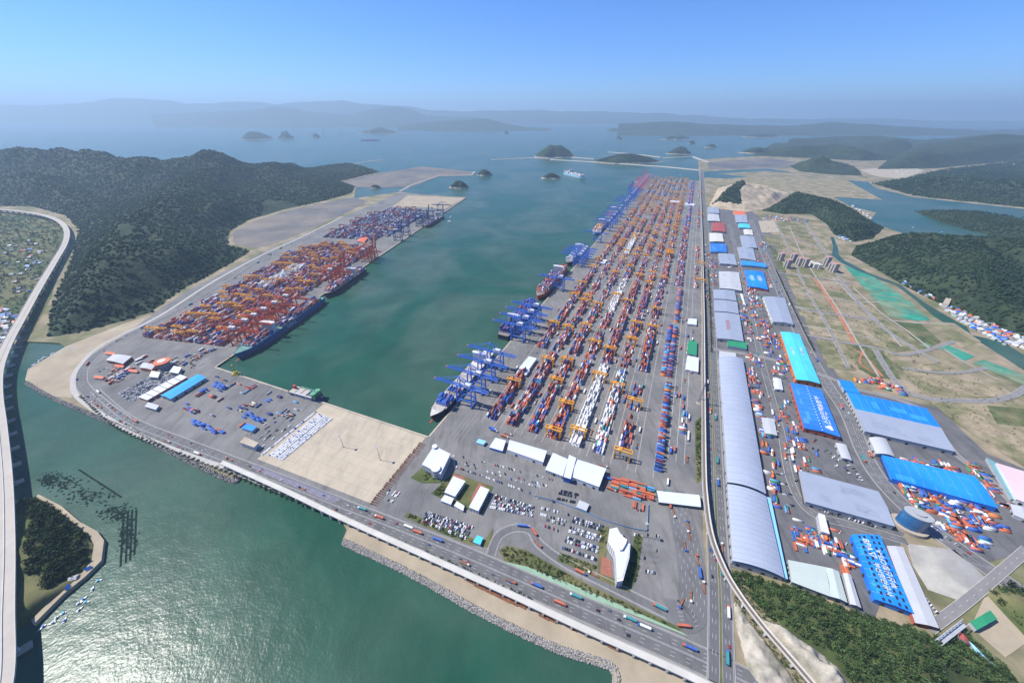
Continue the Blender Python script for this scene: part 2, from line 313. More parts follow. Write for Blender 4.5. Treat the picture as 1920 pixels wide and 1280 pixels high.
# ---- green and bare fields of the development area
fieldcols = [M('field_tan', (.31, .25, .16), .95, .35, .05, c2=(.17, .165, .08)), M('field_olive', (.14, .145, .065), .95, .4, .05, c2=(.26, .22, .13)), M('field_green', (.07, .10, .035), .95, .4, .05, c2=(.16, .15, .07)), M('field_pale', (.40, .34, .25), .95, .2, .05)]
for k, (ci, pts) in enumerate([
    (3, [(1422, 414), (1453, 414), (1463, 436), (1428, 436)]), (1, [(1456, 415), (1508, 416), (1518, 443), (1470, 440)]), (0, [(1510, 420), (1550, 430), (1558, 475), (1535, 465)]), (1, [(1430, 440), (1462, 440), (1478, 462), (1440, 458)]),
    (0, [(1480, 460), (1535, 468), (1545, 480), (1490, 478)]), (2, [(1440, 452), (1462, 480), (1475, 512), (1458, 505)]), (1, [(1470, 512), (1520, 515), (1545, 540), (1482, 535)]), (0, [(1475, 520), (1510, 540), (1528, 560), (1488, 552)]),
    (1, [(1490, 560), (1530, 562), (1552, 590), (1500, 592)]), (0, [(1500, 575), (1545, 592), (1560, 632), (1520, 628)]), (0, [(1552, 600), (1580, 600), (1600, 640), (1570, 640)]), (1, [(1530, 640), (1572, 640), (1605, 695), (1553, 690)]),
    (1, [(1605, 560), (1635, 565), (1655, 590), (1625, 590)]), (1, [(1612, 592), (1660, 600), (1725, 655), (1672, 660)]), (0, [(1600, 600), (1660, 645), (1690, 690), (1640, 650)]), (2, [(1678, 603), (1725, 606), (1765, 640), (1735, 655)]), (0, [(1735, 600), (1790, 606), (1840, 640), (1800, 652), (1765, 625)]),
    (2, [(1582, 640), (1650, 650), (1690, 710), (1640, 708), (1610, 690)]), (0, [(1690, 685), (1770, 680), (1790, 690), (1700, 698)]), (0, [(1692, 693), (1880, 725), (1905, 742), (1820, 745), (1730, 735)]), (0, [(1735, 745), (1930, 755), (1930, 880), (1850, 830), (1790, 790)]), (2, [(1850, 760), (1925, 765), (1925, 800), (1870, 795)])]):
    sheet('field', pts, .4 + .01 * k, fieldcols[ci])
for k, pts in enumerate([[(1582, 497), (1640, 520), (1700, 560), (1640, 562)], [(1640, 560), (1700, 560), (1745, 600), (1720, 601), (1668, 594)], [(1757, 650), (1778, 647), (1828, 668), (1808, 676)], [(1824, 680), (1845, 674), (1925, 705), (1925, 724)], [(1723, 646), (1735, 642), (1748, 648), (1738, 652)]]):
    sheet('netted_field', pts, .72 + .01 * k, net)
brickm = M('brick_soil', (.42, .17, .09), .95, .25, .05)
for k, (pts, wd) in enumerate((([(1526, 522), (1545, 548), (1575, 595), (1602, 645)], 9), ([(1474, 528), (1560, 541), (1640, 552), (1705, 563)], 3.5), ([(1462, 436), (1478, 462), (1486, 478)], 4), ([(1600, 655), (1622, 668), (1640, 690), (1655, 706)], 6), ([(1620, 655), (1612, 680), (1640, 700)], 4), ([(1490, 450), (1520, 452)], 4))): road('soil_path', pts, wd, .85 + .012 * k, brickm, edge=False)
for k, pts in enumerate([[(1432, 425), (1500, 432), (1552, 445)], [(1470, 470), (1540, 480)], [(1478, 545), (1540, 556), (1600, 566), (1650, 566)], [(1492, 575), (1560, 585), (1610, 592)], [(1500, 610), (1580, 622), (1650, 640)], [(1480, 425), (1500, 470), (1530, 520), (1568, 575), (1612, 650), (1650, 710)], [(1560, 520), (1600, 560), (1650, 606), (1690, 650)], [(1600, 540), (1650, 585), (1700, 620), (1745, 655)], [(1770, 655), (1810, 680), (1870, 712)], [(1660, 600), (1720, 606), (1790, 608)]]): road('field_track', pts, 4.5, .86 + .011 * k, M('track_gravel', (.36, .33, .28), .95, .15, .1), edge=False)
sheet('far_reclaimed_land', [(1330, 338), (1420, 330), (1560, 336), (1588, 339), (1655, 375), (1565, 369), (1440, 352), (1340, 346)], .3, fieldcols[0])
sheet('far_sand_flat', [(1325, 305), (1450, 296), (1490, 305), (1480, 316), (1330, 318)], .3, mud)
sheet('far_village_clearing', [(1610, 318), (1700, 312), (1735, 320), (1690, 336), (1640, 330)], .3, fieldcols[3])
sheet('logistics_paving', [(1322, 395), (1400, 388), (1440, 420), (1475, 520), (1510, 600), (1580, 720), (1600, 725), (1760, 765), (1850, 850), (1925, 880), (1925, 1035), (1845, 1055), (1700, 985), (1640, 1160), (1480, 1090), (1368, 1062), (1345, 690), (1335, 520)], .22, asphalt_dk if False else M('logistics_asphalt', (.135, .133, .132), .9, .22, .03, stain=.35))
sheet('worn_lot', [(1700, 1018), (1790, 1030), (1865, 1098), (1820, 1133), (1740, 1105), (1712, 1060)], .5, M('worn_pale_lot', (.42, .40, .34), .9, .2, .04, c2=(.3, .29, .27)))
sheet('dirt_yard', [(1845, 1120), (1890, 1105), (1945, 1190), (1885, 1232), (1820, 1175)], .5, sand)
sheet('valley_farmland', [(0, 395), (80, 405), (125, 425), (128, 450), (95, 560), (60, 625), (0, 640), (-300, 620), (-600, 420)], .2, farm)
# ---- roads
AV = [(1316, 318), (1322, 420), (1330, 560), (1334, 700), (1339, 860), (1344, 1000), (1350, 1120), (1352, 1290)]
avP = road('avenue', AV, 26, .6, M('avenue_asphalt', (.13, .13, .13), .9, .12, .05, stain=.25), dash=(-8.5, -5, 5, 8.5), solid=(-12, -1.5, 1.5, 12))
m = MB(); strip(m, avP, 2.6, .8); m.build('median_strip', grassm)['kind'] = 'structure'
SHR = [(170, 735), (235, 790), (330, 830), (450, 876), (640, 952), (700, 975), (850, 1035), (1000, 1100), (1150, 1165), (1320, 1240), (1480, 1320)]
shP = road('shore_road', SHR, 27, .45, M('shore_asphalt', (.14, .138, .135), .9, .14, .05, stain=.3), dash=(-8, -4, 4, 8), solid=(-12.5, -.6, .6, 12.5))
curve = [(620, 428), (520, 470), (430, 527), (330, 585), (215, 643), (165, 680), (152, 712), (170, 740), (235, 790)]
cvP = road('terminal_ring_road', curve, 20, .47, asphalt, dash=(-3.5, 3.5), solid=(-9, 9))
road('rail_bed', [(640, 408), (560, 447), (500, 474), (405, 525), (300, 592), (195, 645), (150, 685), (137, 715), (150, 748), (240, 806), (345, 850), (420, 876)], 9, .55, kerb, edge=False)
R2 = [(1405, 410), (1422, 450), (1450, 515), (1482, 590), (1515, 660), (1550, 720), (1588, 775), (1620, 850), (1655, 905), (1720, 970), (1800, 1030), (1900, 1100), (2000, 1170)]
r2P = road('logistics_road', R2, 24, .5, asphalt, dash=(-7, -3.6, 3.6, 7), solid=(-11, 11, 0))
R3 = [(1368, 420), (1392, 520), (1410, 600), (1432, 690), (1462, 800), (1482, 900), (1520, 960), (1600, 985), (1700, 1015)]
r3P = road('service_road', R3, 11, .5, asphalt, dash=(0,))
for k, pts in enumerate([[(1330, 545), (1400, 555), (1460, 568), (1530, 585), (1640, 600)], [(1335, 655), (1420, 668), (1500, 690), (1600, 725)], [(1415, 440), (1470, 446), (1540, 462)], [(1460, 512), (1520, 520), (1600, 532)], [(1510, 628), (1570, 640), (1640, 652), (1700, 665), (1790, 640)],
    [(1452, 414), (1480, 470), (1510, 540), (1545, 600), (1590, 690)], [(1510, 418), (1545, 470), (1580, 530), (1640, 600), (1700, 645), (1760, 680)], [(1640, 655), (1700, 735), (1820, 752), (1890, 745), (1925, 725)], [(1690, 690), (1780, 700), (1850, 690)], [(1740, 1180), (1820, 1120), (1925, 1030)], [(1605, 730), (1720, 765), (1790, 850), (1850, 895), (1940, 990)]]):
    road('estate_road', pts, (9, 10, 7, 8, 8, 6, 9, 11, 7, 10, 9)[k], .95 + .02 * k, M('pale_asphalt', (.22, .21, .20), .9, .12, .05), dash=(0,) if k in (0, 1, 6, 7, 9) else ())
LOOP = [(1000, 1040), (1110, 1098), (1230, 1145), (1290, 1160), (1312, 1130), (1312, 1000), (1300, 955)]
ramp = road('gate_loop_road', [(920, 1040), (935, 1005), (965, 990), (995, 995), (1012, 1020), (1060, 1055), (1150, 1100), (1250, 1150)], 12, .55, asphalt, solid=(-5, 5))
gl = road('gate_approach', [(1250, 1150), (1292, 1152), (1300, 1110), (1292, 1040), (1275, 960), (1262, 920)], 34, .53, asphalt, dash=(-12, -8, -4, 0, 4, 8, 12), edge=False)
for pts in ([(935, 1030), (950, 1022), (985, 1030), (1030, 1055), (1110, 1098), (1200, 1140), (1280, 1178), (1270, 1185), (1100, 1115), (990, 1068), (945, 1050)], [(757, 968), (765, 960), (850, 995), (905, 1015), (925, 990), (918, 1025), (880, 1020), (800, 988)], [(1050, 1035), (1120, 1060), (1112, 1080), (1045, 1050)], [(1122, 990), (1140, 985), (1145, 1000), (1130, 1070), (1170, 1095), (1180, 1060), (1190, 1000), (1205, 1005), (1195, 1080), (1180, 1110), (1120, 1085)],
            [(800, 868), (812, 850), (830, 905), (790, 905), (770, 895)], [(808, 925), (850, 885), (925, 912), (902, 965)], [(1303, 790), (1315, 780), (1318, 900), (1305, 905)]):
    sheet('planting_bed', pts, .65, grassm)
for pts in ([(836, 915), (852, 888), (872, 895), (845, 935)], [(885, 930), (898, 905), (912, 912), (880, 952)], [(1128, 1040), (1145, 1050), (1148, 1082), (1125, 1075)]): sheet('red_paving', pts, .8, redpave)
sheet('green_footway', [(945, 1052), (1100, 1118), (1290, 1192), (1282, 1186), (1110, 1110), (990, 1062)], .75, greenpave)
# yard runway strips and lane lines of the container terminal
RUN = MB()
for r in range(12):
    for c in range(8):
        for dv in (-2.2, 25.0):
            a, b = UV(70 + 275 * r, 73 + 40.7 * c + dv), UV(340 + 275 * r, 73 + 40.7 * c + dv); RUN.box(((a[0] + b[0]) / 2, (a[1] + b[1]) / 2, .27), (270, 1.7, .1), RZU)
for v in (8, 13, 18, 23, 28, 38, 45, 52, 60):
    a, b = UV(10, v), UV(3200, v)
    RUN.box(((a[0] + b[0]) / 2, (a[1] + b[1]) / 2, .27), (3190, .6, .06), RZU)
RUN.build('runway_strips', M('runway_concrete', (.30, .28, .24), .9, .1, .05))['kind'] = 'structure'
for v in (402, 415, 428):
    a, b = UV(120, v), UV(3100, v); MARK.box(((a[0] + b[0]) / 2, (a[1] + b[1]) / 2, .3), (2980, .45, .05), RZU)
# ================================================================ HILLS
forest = M('forest_floor', (.020, .036, .014), .95, .6, .03, c2=(.034, .050, .020), bump=1.0, bdist=9)
def zmat(name, lo, hi, zc, sc_=.02):
    m = M(name, hi, .95, .45, sc_, bump=.5); n = m.node_tree.nodes; l = m.node_tree.links
    vm = [x for x in n if x.type == 'VECT_MATH'][0]; geo = [x for x in n if x.type == 'NEW_GEOMETRY'][0]; nz = [x for x in n if x.type == 'TEX_NOISE'][0]
    sp = n.new('ShaderNodeSeparateXYZ'); l.new(geo.outputs['Position'], sp.inputs[0])
    ad = n.new('ShaderNodeMath'); ad.operation = 'MULTIPLY_ADD'; ad.inputs[1].default_value = -zc * 1.2; l.new(nz.outputs['Fac'], ad.inputs[0]); l.new(sp.outputs['Z'], ad.inputs[2])
    mr = n.new('ShaderNodeMapRange'); mr.inputs[1].default_value = zc * .2; mr.inputs[2].default_value = zc * .6; l.new(ad.outputs[0], mr.inputs[0])
    mx = n.new('ShaderNodeMix'); mx.data_type = 'RGBA'; mx.inputs[6].default_value = (*lo, 1); mx.inputs[7].default_value = (*hi, 1); l.new(mr.outputs[0], mx.inputs[0]); l.new(mx.outputs[2], vm.inputs[0]); return m
isle = zmat('island_wood', (.33, .29, .23), (.022, .040, .016), 7)
TREES = []                                   # (x, y, z, size, tint)
def hill(name, outline, ridges, step, wid, edge, mat, amp=.12, tree=None, px=True, clear=(), rough=0):
    poly = [G(x, y) for x, y in outline] if px else outline
    rid = [[(*G(x, y, h), h) for x, y, h in r] for r in ridges]
    cl = [[G(x, y) for x, y in c] for c in clear]
    def ev(P):
        d = edged(P, poly); ins = inside(P, poly); h = np.zeros(len(P))
        for r in rid:
            for a, b in zip(r, r[1:] if len(r) > 1 else r):
                ds, t = seg_dist(P, a, b); hh = a[2] + (b[2] - a[2]) * t; ww = wid * (.45 + .55 * hh / 200.0) if wid > 200 else wid
                h = np.maximum(h, hh / (1 + (ds / ww) ** 2 * 1.6))
        e = np.clip(d / edge, 0, 1); e = e * e * (3 - 2 * e)
        z = h * e * (1 + amp * fbm(P, wid * .7)) + 1.2 * e + 3 * fbm(P, 40, 2) * e * (rough == 0) + rough * fbm(P, 9, 4) * e
        return np.where(ins, z - .4, -6.0), ins, d
    xs, ys = [p[0] for p in poly], [p[1] for p in poly]
    X, Y = np.meshgrid(np.arange(min(xs) - step, max(xs) + 2 * step, step), np.arange(min(ys) - step, max(ys) + 2 * step, step)); P = np.c_[X.ravel(), Y.ravel()]
    z, ins, d = ev(P); nx = X.shape[1]; ny = X.shape[0]
    i = np.arange(nx * ny).reshape(ny, nx); Q = np.stack([i[:-1, :-1], i[:-1, 1:], i[1:, 1:], i[1:, :-1]], -1).reshape(-1, 4); Q = Q[ins[Q].any(1)]
    used = np.unique(Q); mp = np.zeros(len(P), int); mp[used] = np.arange(len(used))
    me = npmesh(name, np.c_[P, z][used], mp[Q], mat); me.polygons.foreach_set('use_smooth', [True] * len(me.polygons)); o = mk(name, me); o['kind'] = 'structure'
    if tree:
        sp, size = tree; n = int((max(xs) - min(xs)) * (max(ys) - min(ys)) / sp / sp); P = np.c_[rng.uniform(min(xs), max(xs), n), rng.uniform(min(ys), max(ys), n)]
        z, ins, d = ev(P); ok = ins & (d > sp * .6) & (z > -.3)
        for c in cl: ok &= ~inside(P, c)
        vis = np.hypot(P[:, 0], P[:, 1]) > 0; ok &= vis; P, z = P[ok], z[ok]
        tn = fbm(P, 120, 3) * .25 + rng.normal(size=len(P)) * .11
        TREES.append(np.c_[P, z, size * rng.uniform(.65, 1.25, len(P)), tn])
    return ev
hill('hill', [(78, 636), (150, 625), (230, 604), (290, 585), (345, 543), (405, 512), (470, 474), (470, 468), (432, 458), (433, 434), (470, 412), (540, 392), (610, 377), (662, 362), (668, 350), (640, 340), (712, 323), (700, 317), (600, 318), (200, 312), (-500, 312), (-700, 380), (-200, 384), (60, 388), (120, 405), (143, 430), (128, 490), (98, 560)],
     [[(-300, 286, 235), (0, 286, 235), (110, 284, 240), (240, 300, 205), (330, 296, 210), (420, 291, 215), (485, 302, 165), (545, 312, 110)], [(420, 291, 215), (345, 340, 155), (260, 415, 115), (185, 495, 95), (125, 570, 62)], [(345, 340, 155), (420, 400, 70), (440, 425, 40)], [(60, 320, 170), (110, 365, 80)], [(260, 415, 115), (330, 480, 70), (400, 490, 30)], [(590, 312, 50), (630, 301, 84), (660, 310, 55), (695, 321, 22)], [(485, 302, 165), (560, 340, 70), (610, 360, 30)]],
     14, 300, 130, forest, tree=(11.5, 8.5), clear=[[(245, 470), (275, 475), (280, 495), (258, 500)], [(262, 535), (310, 540), (310, 552), (270, 550)], [(500, 384), (560, 385), (555, 398), (490, 405)]])
hill('hill', [(1592, 478), (1640, 505), (1700, 540), (1760, 570), (1830, 600), (1925, 645), (2200, 760), (2600, 700), (2500, 470), (1920, 455), (1800, 452), (1720, 442), (1650, 448), (1600, 462)],
     [[(1640, 462, 45), (1720, 440, 80), (1800, 440, 95), (1920, 452, 100), (2150, 470, 130)], [(1800, 440, 95), (1850, 520, 70), (1900, 575, 50)], [(1700, 480, 50), (1720, 520, 25)]], 10, 230, 90, forest, tree=(10, 7.5))
hill('hill', [(1425, 395), (1470, 402), (1520, 402), (1545, 418), (1562, 440), (1600, 455), (1640, 448), (1660, 428), (1625, 412), (1600, 395), (1560, 374), (1500, 362), (1470, 378)], [[(1450, 390, 25), (1500, 364, 75), (1540, 374, 60), (1590, 398, 40), (1640, 432, 25)], [(1560, 400, 30), (1610, 440, 25)]], 14, 180, 70, forest, tree=(11, 7.5))
hill('quarried_hill', [(1328, 386), (1345, 352), (1390, 340), (1440, 348), (1480, 362), (1440, 392), (1400, 398), (1350, 392)], [[(1350, 380, 30), (1396, 344, 85), (1430, 352, 60)], [(1396, 344, 85), (1375, 375, 40)]], 12, 150, 60, zmat('quarry_rock', (.42, .33, .22), (.40, .32, .22), 7))
hill('quarried_hill_wood', [(1330, 385), (1352, 366), (1395, 344), (1418, 350), (1450, 360), (1440, 372), (1412, 362), (1390, 378), (1400, 394), (1355, 391)], [[(1350, 380, 33), (1396, 344, 90), (1425, 352, 66)], [(1396, 344, 90), (1375, 375, 44)]], 14, 150, 40, forest, tree=(11, 7))
hill('hill', [(1478, 312), (1500, 322), (1560, 328), (1620, 330), (1612, 318), (1590, 305), (1540, 298), (1500, 302)], [[(1495, 306, 50), (1540, 295, 110), (1600, 312, 50)]], 25, 220, 90, forest)
hill('hill', [(1632, 344), (1713, 368), (1800, 377), (1925, 390), (2500, 420), (2600, 300), (1925, 300), (1760, 318), (1690, 335)], [[(1680, 342, 30), (1760, 333, 70), (1850, 336, 75), (1920, 339, 90), (2200, 340, 110)]], 25, 330, 120, forest, tree=(17, 12))
hill('hill', [(1712, 396), (1750, 412), (1815, 432), (1900, 452), (2300, 480), (2300, 420), (1925, 408), (1840, 396), (1780, 393)], [[(1730, 396, 14), (1800, 402, 34), (1870, 412, 40), (2100, 430, 60)]], 14, 120, 50, forest, tree=(11, 7))
hill('mountain', [(1640, 318), (1760, 316), (1925, 300), (2600, 330), (2600, 240), (1925, 240), (1700, 268)], [[(1680, 290, 110), (1780, 274, 150), (1850, 262, 190), (1893, 254, 226), (1960, 258, 196), (2300, 250, 262)], [(1893, 254, 226), (1850, 290, 110)]], 60, 800, 250, forest)
hill('mountain', [(1410, 292), (1500, 296), (1620, 302), (1700, 300), (1730, 280), (1650, 262), (1450, 268)], [[(1430, 284, 50), (1470, 276, 110), (1560, 272, 120), (1620, 282, 105)], [(1640, 270, 110), (1690, 262, 140), (1740, 272, 100)]], 60, 450, 200, forest)
# near wooded slope at the lower right and the islet on the left
slope_ev = hill('wooded_slope', [(1366, 1066), (1480, 1098), (1610, 1148), (1705, 1172), (1740, 1190), (1800, 1180), (1830, 1195), (1880, 1240), (1960, 1330), (1900, 1420), (1640, 1420), (1590, 1300), (1540, 1240), (1470, 1185), (1400, 1110)], [[(1480, 1125, 9), (1600, 1190, 18), (1690, 1240, 20), (1760, 1300, 20)]], 6, 60, 25, M('slope_grass', (.05, .07, .022), .95, .35, .06, c2=(.09, .10, .035)), clear=[])
hill('rock_cutting', [(1371, 1128), (1384, 1124), (1405, 1160), (1440, 1207), (1485, 1262), (1520, 1320), (1450, 1320), (1400, 1255), (1382, 1190)], [[(1390, 1160, 5), (1420, 1215, 8), (1460, 1275, 8)]], 2.2, 16, 7, cliff, amp=.2, rough=1.4)
hill('rock_cutting', [(1418, 1158), (1442, 1160), (1500, 1196), (1565, 1238), (1610, 1300), (1620, 1340), (1560, 1340), (1500, 1250), (1458, 1205)], [[(1440, 1172, 9), (1500, 1212, 15), (1575, 1275, 18)]], 2.2, 18, 7, cliff, amp=.2, rough=1.8)
islet_ev = hill('islet', [(40, 930), (72, 930), (118, 955), (172, 1000), (188, 1030), (180, 1062), (150, 1090), (100, 1130), (60, 1160), (20, 1180), (-60, 1150), (-40, 1000), (20, 940)], [[(60, 990, 9), (70, 1040, 12), (90, 1080, 8)]], 4, 60, 10, grassm)
sheet('islet_track', [(68, 930), (72, 926), (115, 948), (150, 978), (182, 995), (195, 1012), (190, 1050), (160, 1080), (120, 1112), (62, 1170), (58, 1162), (115, 1105), (155, 1072), (172, 1048), (176, 1020), (168, 1005), (120, 965)], 2.2, sand, thick=6)
hill('islet_wood_knoll', [(1830, 1100), (1900, 1090), (1990, 1160), (1990, 1260), (1920, 1200)], [[(1900, 1130, 8), (1940, 1180, 10)]], 8, 60, 20, grassm)
# islands in the bay: left and right waterline pixel, waterline row, top row
def isl(xl, xr, yb, yt, asp=.6, peak=.5, nm='island'):
    A, B = G(xl, yb, SEA), G(xr, yb, SEA); cx, cy = (A[0] + B[0]) / 2, (A[1] + B[1]) / 2; a = (B[0] - A[0]) / 2; cy += a * asp * .9
    fw = CP * 1; xp = xl + (xr - xl) * peak; b = (yt - 640) / F; zz = H - cy / (CP - SP * b) * (SP + CP * b); px_ = (xp - 960) / F * cy / (CP - SP * b)
    n = 44; V = []; T = []
    for j in range(15):
        for i in range(n):
            t = 6.2832 * i / n; q = j / 14; wob = 1 + .10 * math.sin(3 * t + xl) + .07 * math.sin(5 * t + yb) + .05 * math.sin(9 * t)
            x, y = cx + a * wob * q * math.cos(t), cy + a * asp * wob * q * math.sin(t)
            sx = (x - px_) / a; hh = max(0, zz - SEA) * (1 - q ** 2.4) * (1 / (1 + .9 * sx * sx)) + (1 - q) * 0
            V.append((x, y, SEA - 2 + hh + min(5, (1 - q) * 40)))
    V = np.array(V); V[:, 2] += fbm(V[:, :2], a * .35, 4) * .07 * (zz - SEA) * np.clip((V[:, 2] - SEA) / max(zz, 1) * 3, 0, 1)
    T = np.array([(j * n + i, (j + 1) * n + i, (j + 1) * n + (i + 1) % n, j * n + (i + 1) % n) for j in range(14) for i in range(n)])
    me = npmesh(nm, V, T, isle); o = mk(nm, me); o['kind'] = 'structure'; me.polygons.foreach_set('use_smooth', [True] * len(T))
    if zz > 12 and yb > 300:
        k = int(min(900, a * a * asp * 3 / 60)); k_ = 0
        q = np.sqrt(rng.uniform(0, .8, k)); t = rng.uniform(0, 6.28, k); x, y = cx + a * q * np.cos(t), cy + a * asp * q * np.sin(t)
        z = SEA + 1 + (zz - SEA) * (1 - q ** 2.4) / (1 + .9 * ((x - px_) / a) ** 2); TREES.append(np.c_[x, y, z, np.full(k, 7.5) * rng.uniform(.6, 1.2, k), rng.normal(size=k) * .2])
for a in ((841, 879, 354, 340), (893, 923, 330, 319), (1016, 1054, 336, 326), (1002, 1080, 296, 272), (1113, 1246, 307, 289, .35), (440, 502, 262, 247), (519, 549, 260, 247), (583, 599, 258, 250), (670, 745, 251, 240, .4), (692, 714, 354, 348), (1135, 1168, 247, 241), (1154, 1167, 261, 256), (1253, 1300, 262, 254), (1255, 1303, 290, 276), (1324, 1347, 277, 270), (1290, 1306, 270, 264), (943, 955, 251, 246), (1390, 1460, 288, 276, .4), (1397, 1470, 258, 250, .4), (1240, 1275, 262, 256)): isl(*a)
# far ranges: skyline rows of the photograph at a chosen distance
def range_(pts, D, wd, nm='far_mountains', rg=.05):
    X = []; xs = np.arange(pts[0][0], pts[-1][0] + 1, 6); ys = np.interp(xs, [p[0] for p in pts], [p[1] for p in pts]) + np.array([1.0 * fbm(np.array([[x, D]]), 40, 4)[0] for x in xs])
    prof = [(-1, 0), (-.7, .22), (-.45, .5), (-.2, .82), (0, 1), (.4, .5), (1, 0)]; n = len(xs); V = []
    for k, (dd, hh) in enumerate(prof):
        for x, y in zip(xs, ys):
            b = (y - 640) / F; t = D / (CP - SP * b); z = max(4, H - t * (SP + CP * b)); a = (x - 960) / F * t
            f = 1 + dd * wd / D; V.append((a * f, D * f, SEA - 2 + (z - SEA) * hh))
    V = np.array(V); V[:, 2] += (fbm(V[:, :2], wd * .35, 4) * rg * V[:, 2].max()) * np.clip(V[:, 2] / V[:, 2].max() * 2, 0, 1) * (np.arange(len(V)) // n != 4)
    T = np.array([(j * n + i, j * n + i + 1, (j + 1) * n + i + 1, (j + 1) * n + i) for j in range(len(prof) - 1) for i in range(n - 1)])
    me = npmesh(nm, V, T, M('far_wood', (.035, .055, .03), .95, .45, .004, bump=1.0, bdist=60)); me.polygons.foreach_set('use_smooth', [True] * len(T)); mk(nm, me)['kind'] = 'structure'
range_([(-200, 205), (0, 196), (60, 198), (150, 194), (215, 185), (260, 187), (320, 188), (350, 196), (420, 190), (520, 194), (640, 190), (760, 200), (860, 210), (940, 208), (1010, 206), (1100, 210), (1250, 212), (1400, 224), (1600, 222), (1720, 225), (1780, 235), (1850, 230), (2100, 238)], 25000, 3500)
range_([(280, 216), (380, 208), (470, 206), (525, 199), (580, 210), (660, 214), (720, 200), (760, 204), (800, 216), (900, 222)], 19000, 2300)
range_([(1160, 234), (1250, 228), (1330, 232), (1450, 236), (1560, 230), (1680, 236), (1800, 242), (1950, 244), (2200, 246)], 12000, 1500)
range_([(745, 236), (800, 229), (860, 226), (900, 224), (940, 230), (985, 237), (1034, 240)], 14500, 1300)
range_([(1480, 262), (1530, 258), (1640, 254), (1700, 258), (1800, 262), (2000, 256)], 7200, 800)
# breakwaters
def brk(pts, wd, z=2.5): 
    P = [G(x, y, 0) for x, y in pts]; mm = MB(); A, B, A2, B2 = offs(P, wd / 2), offs(P, -wd / 2), offs(P, wd / 2 + 8), offs(P, -wd / 2 - 8); n = len(P)
    mm.add([(*a, z) for a in A] + [(*b, z) for b in B] + [(*a, SEA - 1) for a in A2] + [(*b, SEA - 1) for b in B2], [(i, i + 1, n + i + 1, n + i) for i in range(n - 1)] + [(2 * n + i, 2 * n + i + 1, i + 1, i) for i in range(n - 1)] + [(n + i, n + i + 1, 3 * n + i + 1, 3 * n + i) for i in range(n - 1)])
    o = mm.build('breakwater', M('breakwater_stone', (.40, .36, .29), .95, .2, .05)); o['kind'] = 'structure'
for pts, wd in (([(748, 360), (770, 348), (822, 330), (885, 328), (890, 322)], 14), ([(655, 309), (690, 303), (716, 300)], 14), ([(920, 300), (990, 296), (1030, 297)], 16), ([(1032, 299), (1100, 303), (1180, 308), (1250, 313), (1312, 319)], 22), ([(1030, 298), (1060, 294), (1085, 296), (1115, 298)], 18), ([(1140, 285), (1190, 289), (1240, 295)], 14), ([(1240, 296), (1300, 294), (1330, 305)], 40)): brk(pts, wd)
# ---- forest canopy: every crown a small clump, one object
def canopy(name, label, A, n=1):
    g = (1 + 5 ** .5) / 2; V0 = np.array([(-1, g, 0), (1, g, 0), (-1, -g, 0), (1, -g, 0), (0, -1, g), (0, 1, g), (0, -1, -g), (0, 1, -g), (g, 0, -1), (g, 0, 1), (-g, 0, -1), (-g, 0, 1)]) / 1.9
    T0 = np.array([(0, 11, 5), (0, 5, 1), (0, 1, 7), (0, 7, 10), (0, 10, 11), (1, 5, 9), (5, 11, 4), (11, 10, 2), (10, 7, 6), (7, 1, 8), (3, 9, 4), (3, 4, 2), (3, 2, 6), (3, 6, 8), (3, 8, 9), (4, 9, 5), (2, 4, 11), (6, 2, 10), (8, 6, 7), (9, 8, 1)])
    N = len(A); jit = 1 + rng.normal(size=(N, 12, 1)) * .17; S = A[:, 3][:, None, None] * .5; V = V0[None] * jit * S; V[:, :, 2] *= 1.05; V += A[:, None, :3]; V[:, :, 2] += S[:, :, 0] * .55
    T = (T0[None] + 12 * np.arange(N)[:, None, None]).reshape(-1, 3)
    base = np.array((.021, .042, .014)); tint = np.clip(1 + A[:, 4], .45, 1.9)[:, None, None]; C = base[None, None] * tint * (1 + rng.normal(size=(N, 12, 1)) * .10); C[:, :, 0] *= (1 + .5 * np.clip(A[:, 4], -.4, .8))[:, None]
    me = npmesh(name, V.reshape(-1, 3), T, M('leaf_canopy', (1, 1, 1), .9, .2, .2, attr='Col', spec=.15), np.clip(C, .004, 1).reshape(-1, 3))
    return tag(mk(name, me), label, 'forest', kind='stuff')
ALL = np.vstack(TREES)
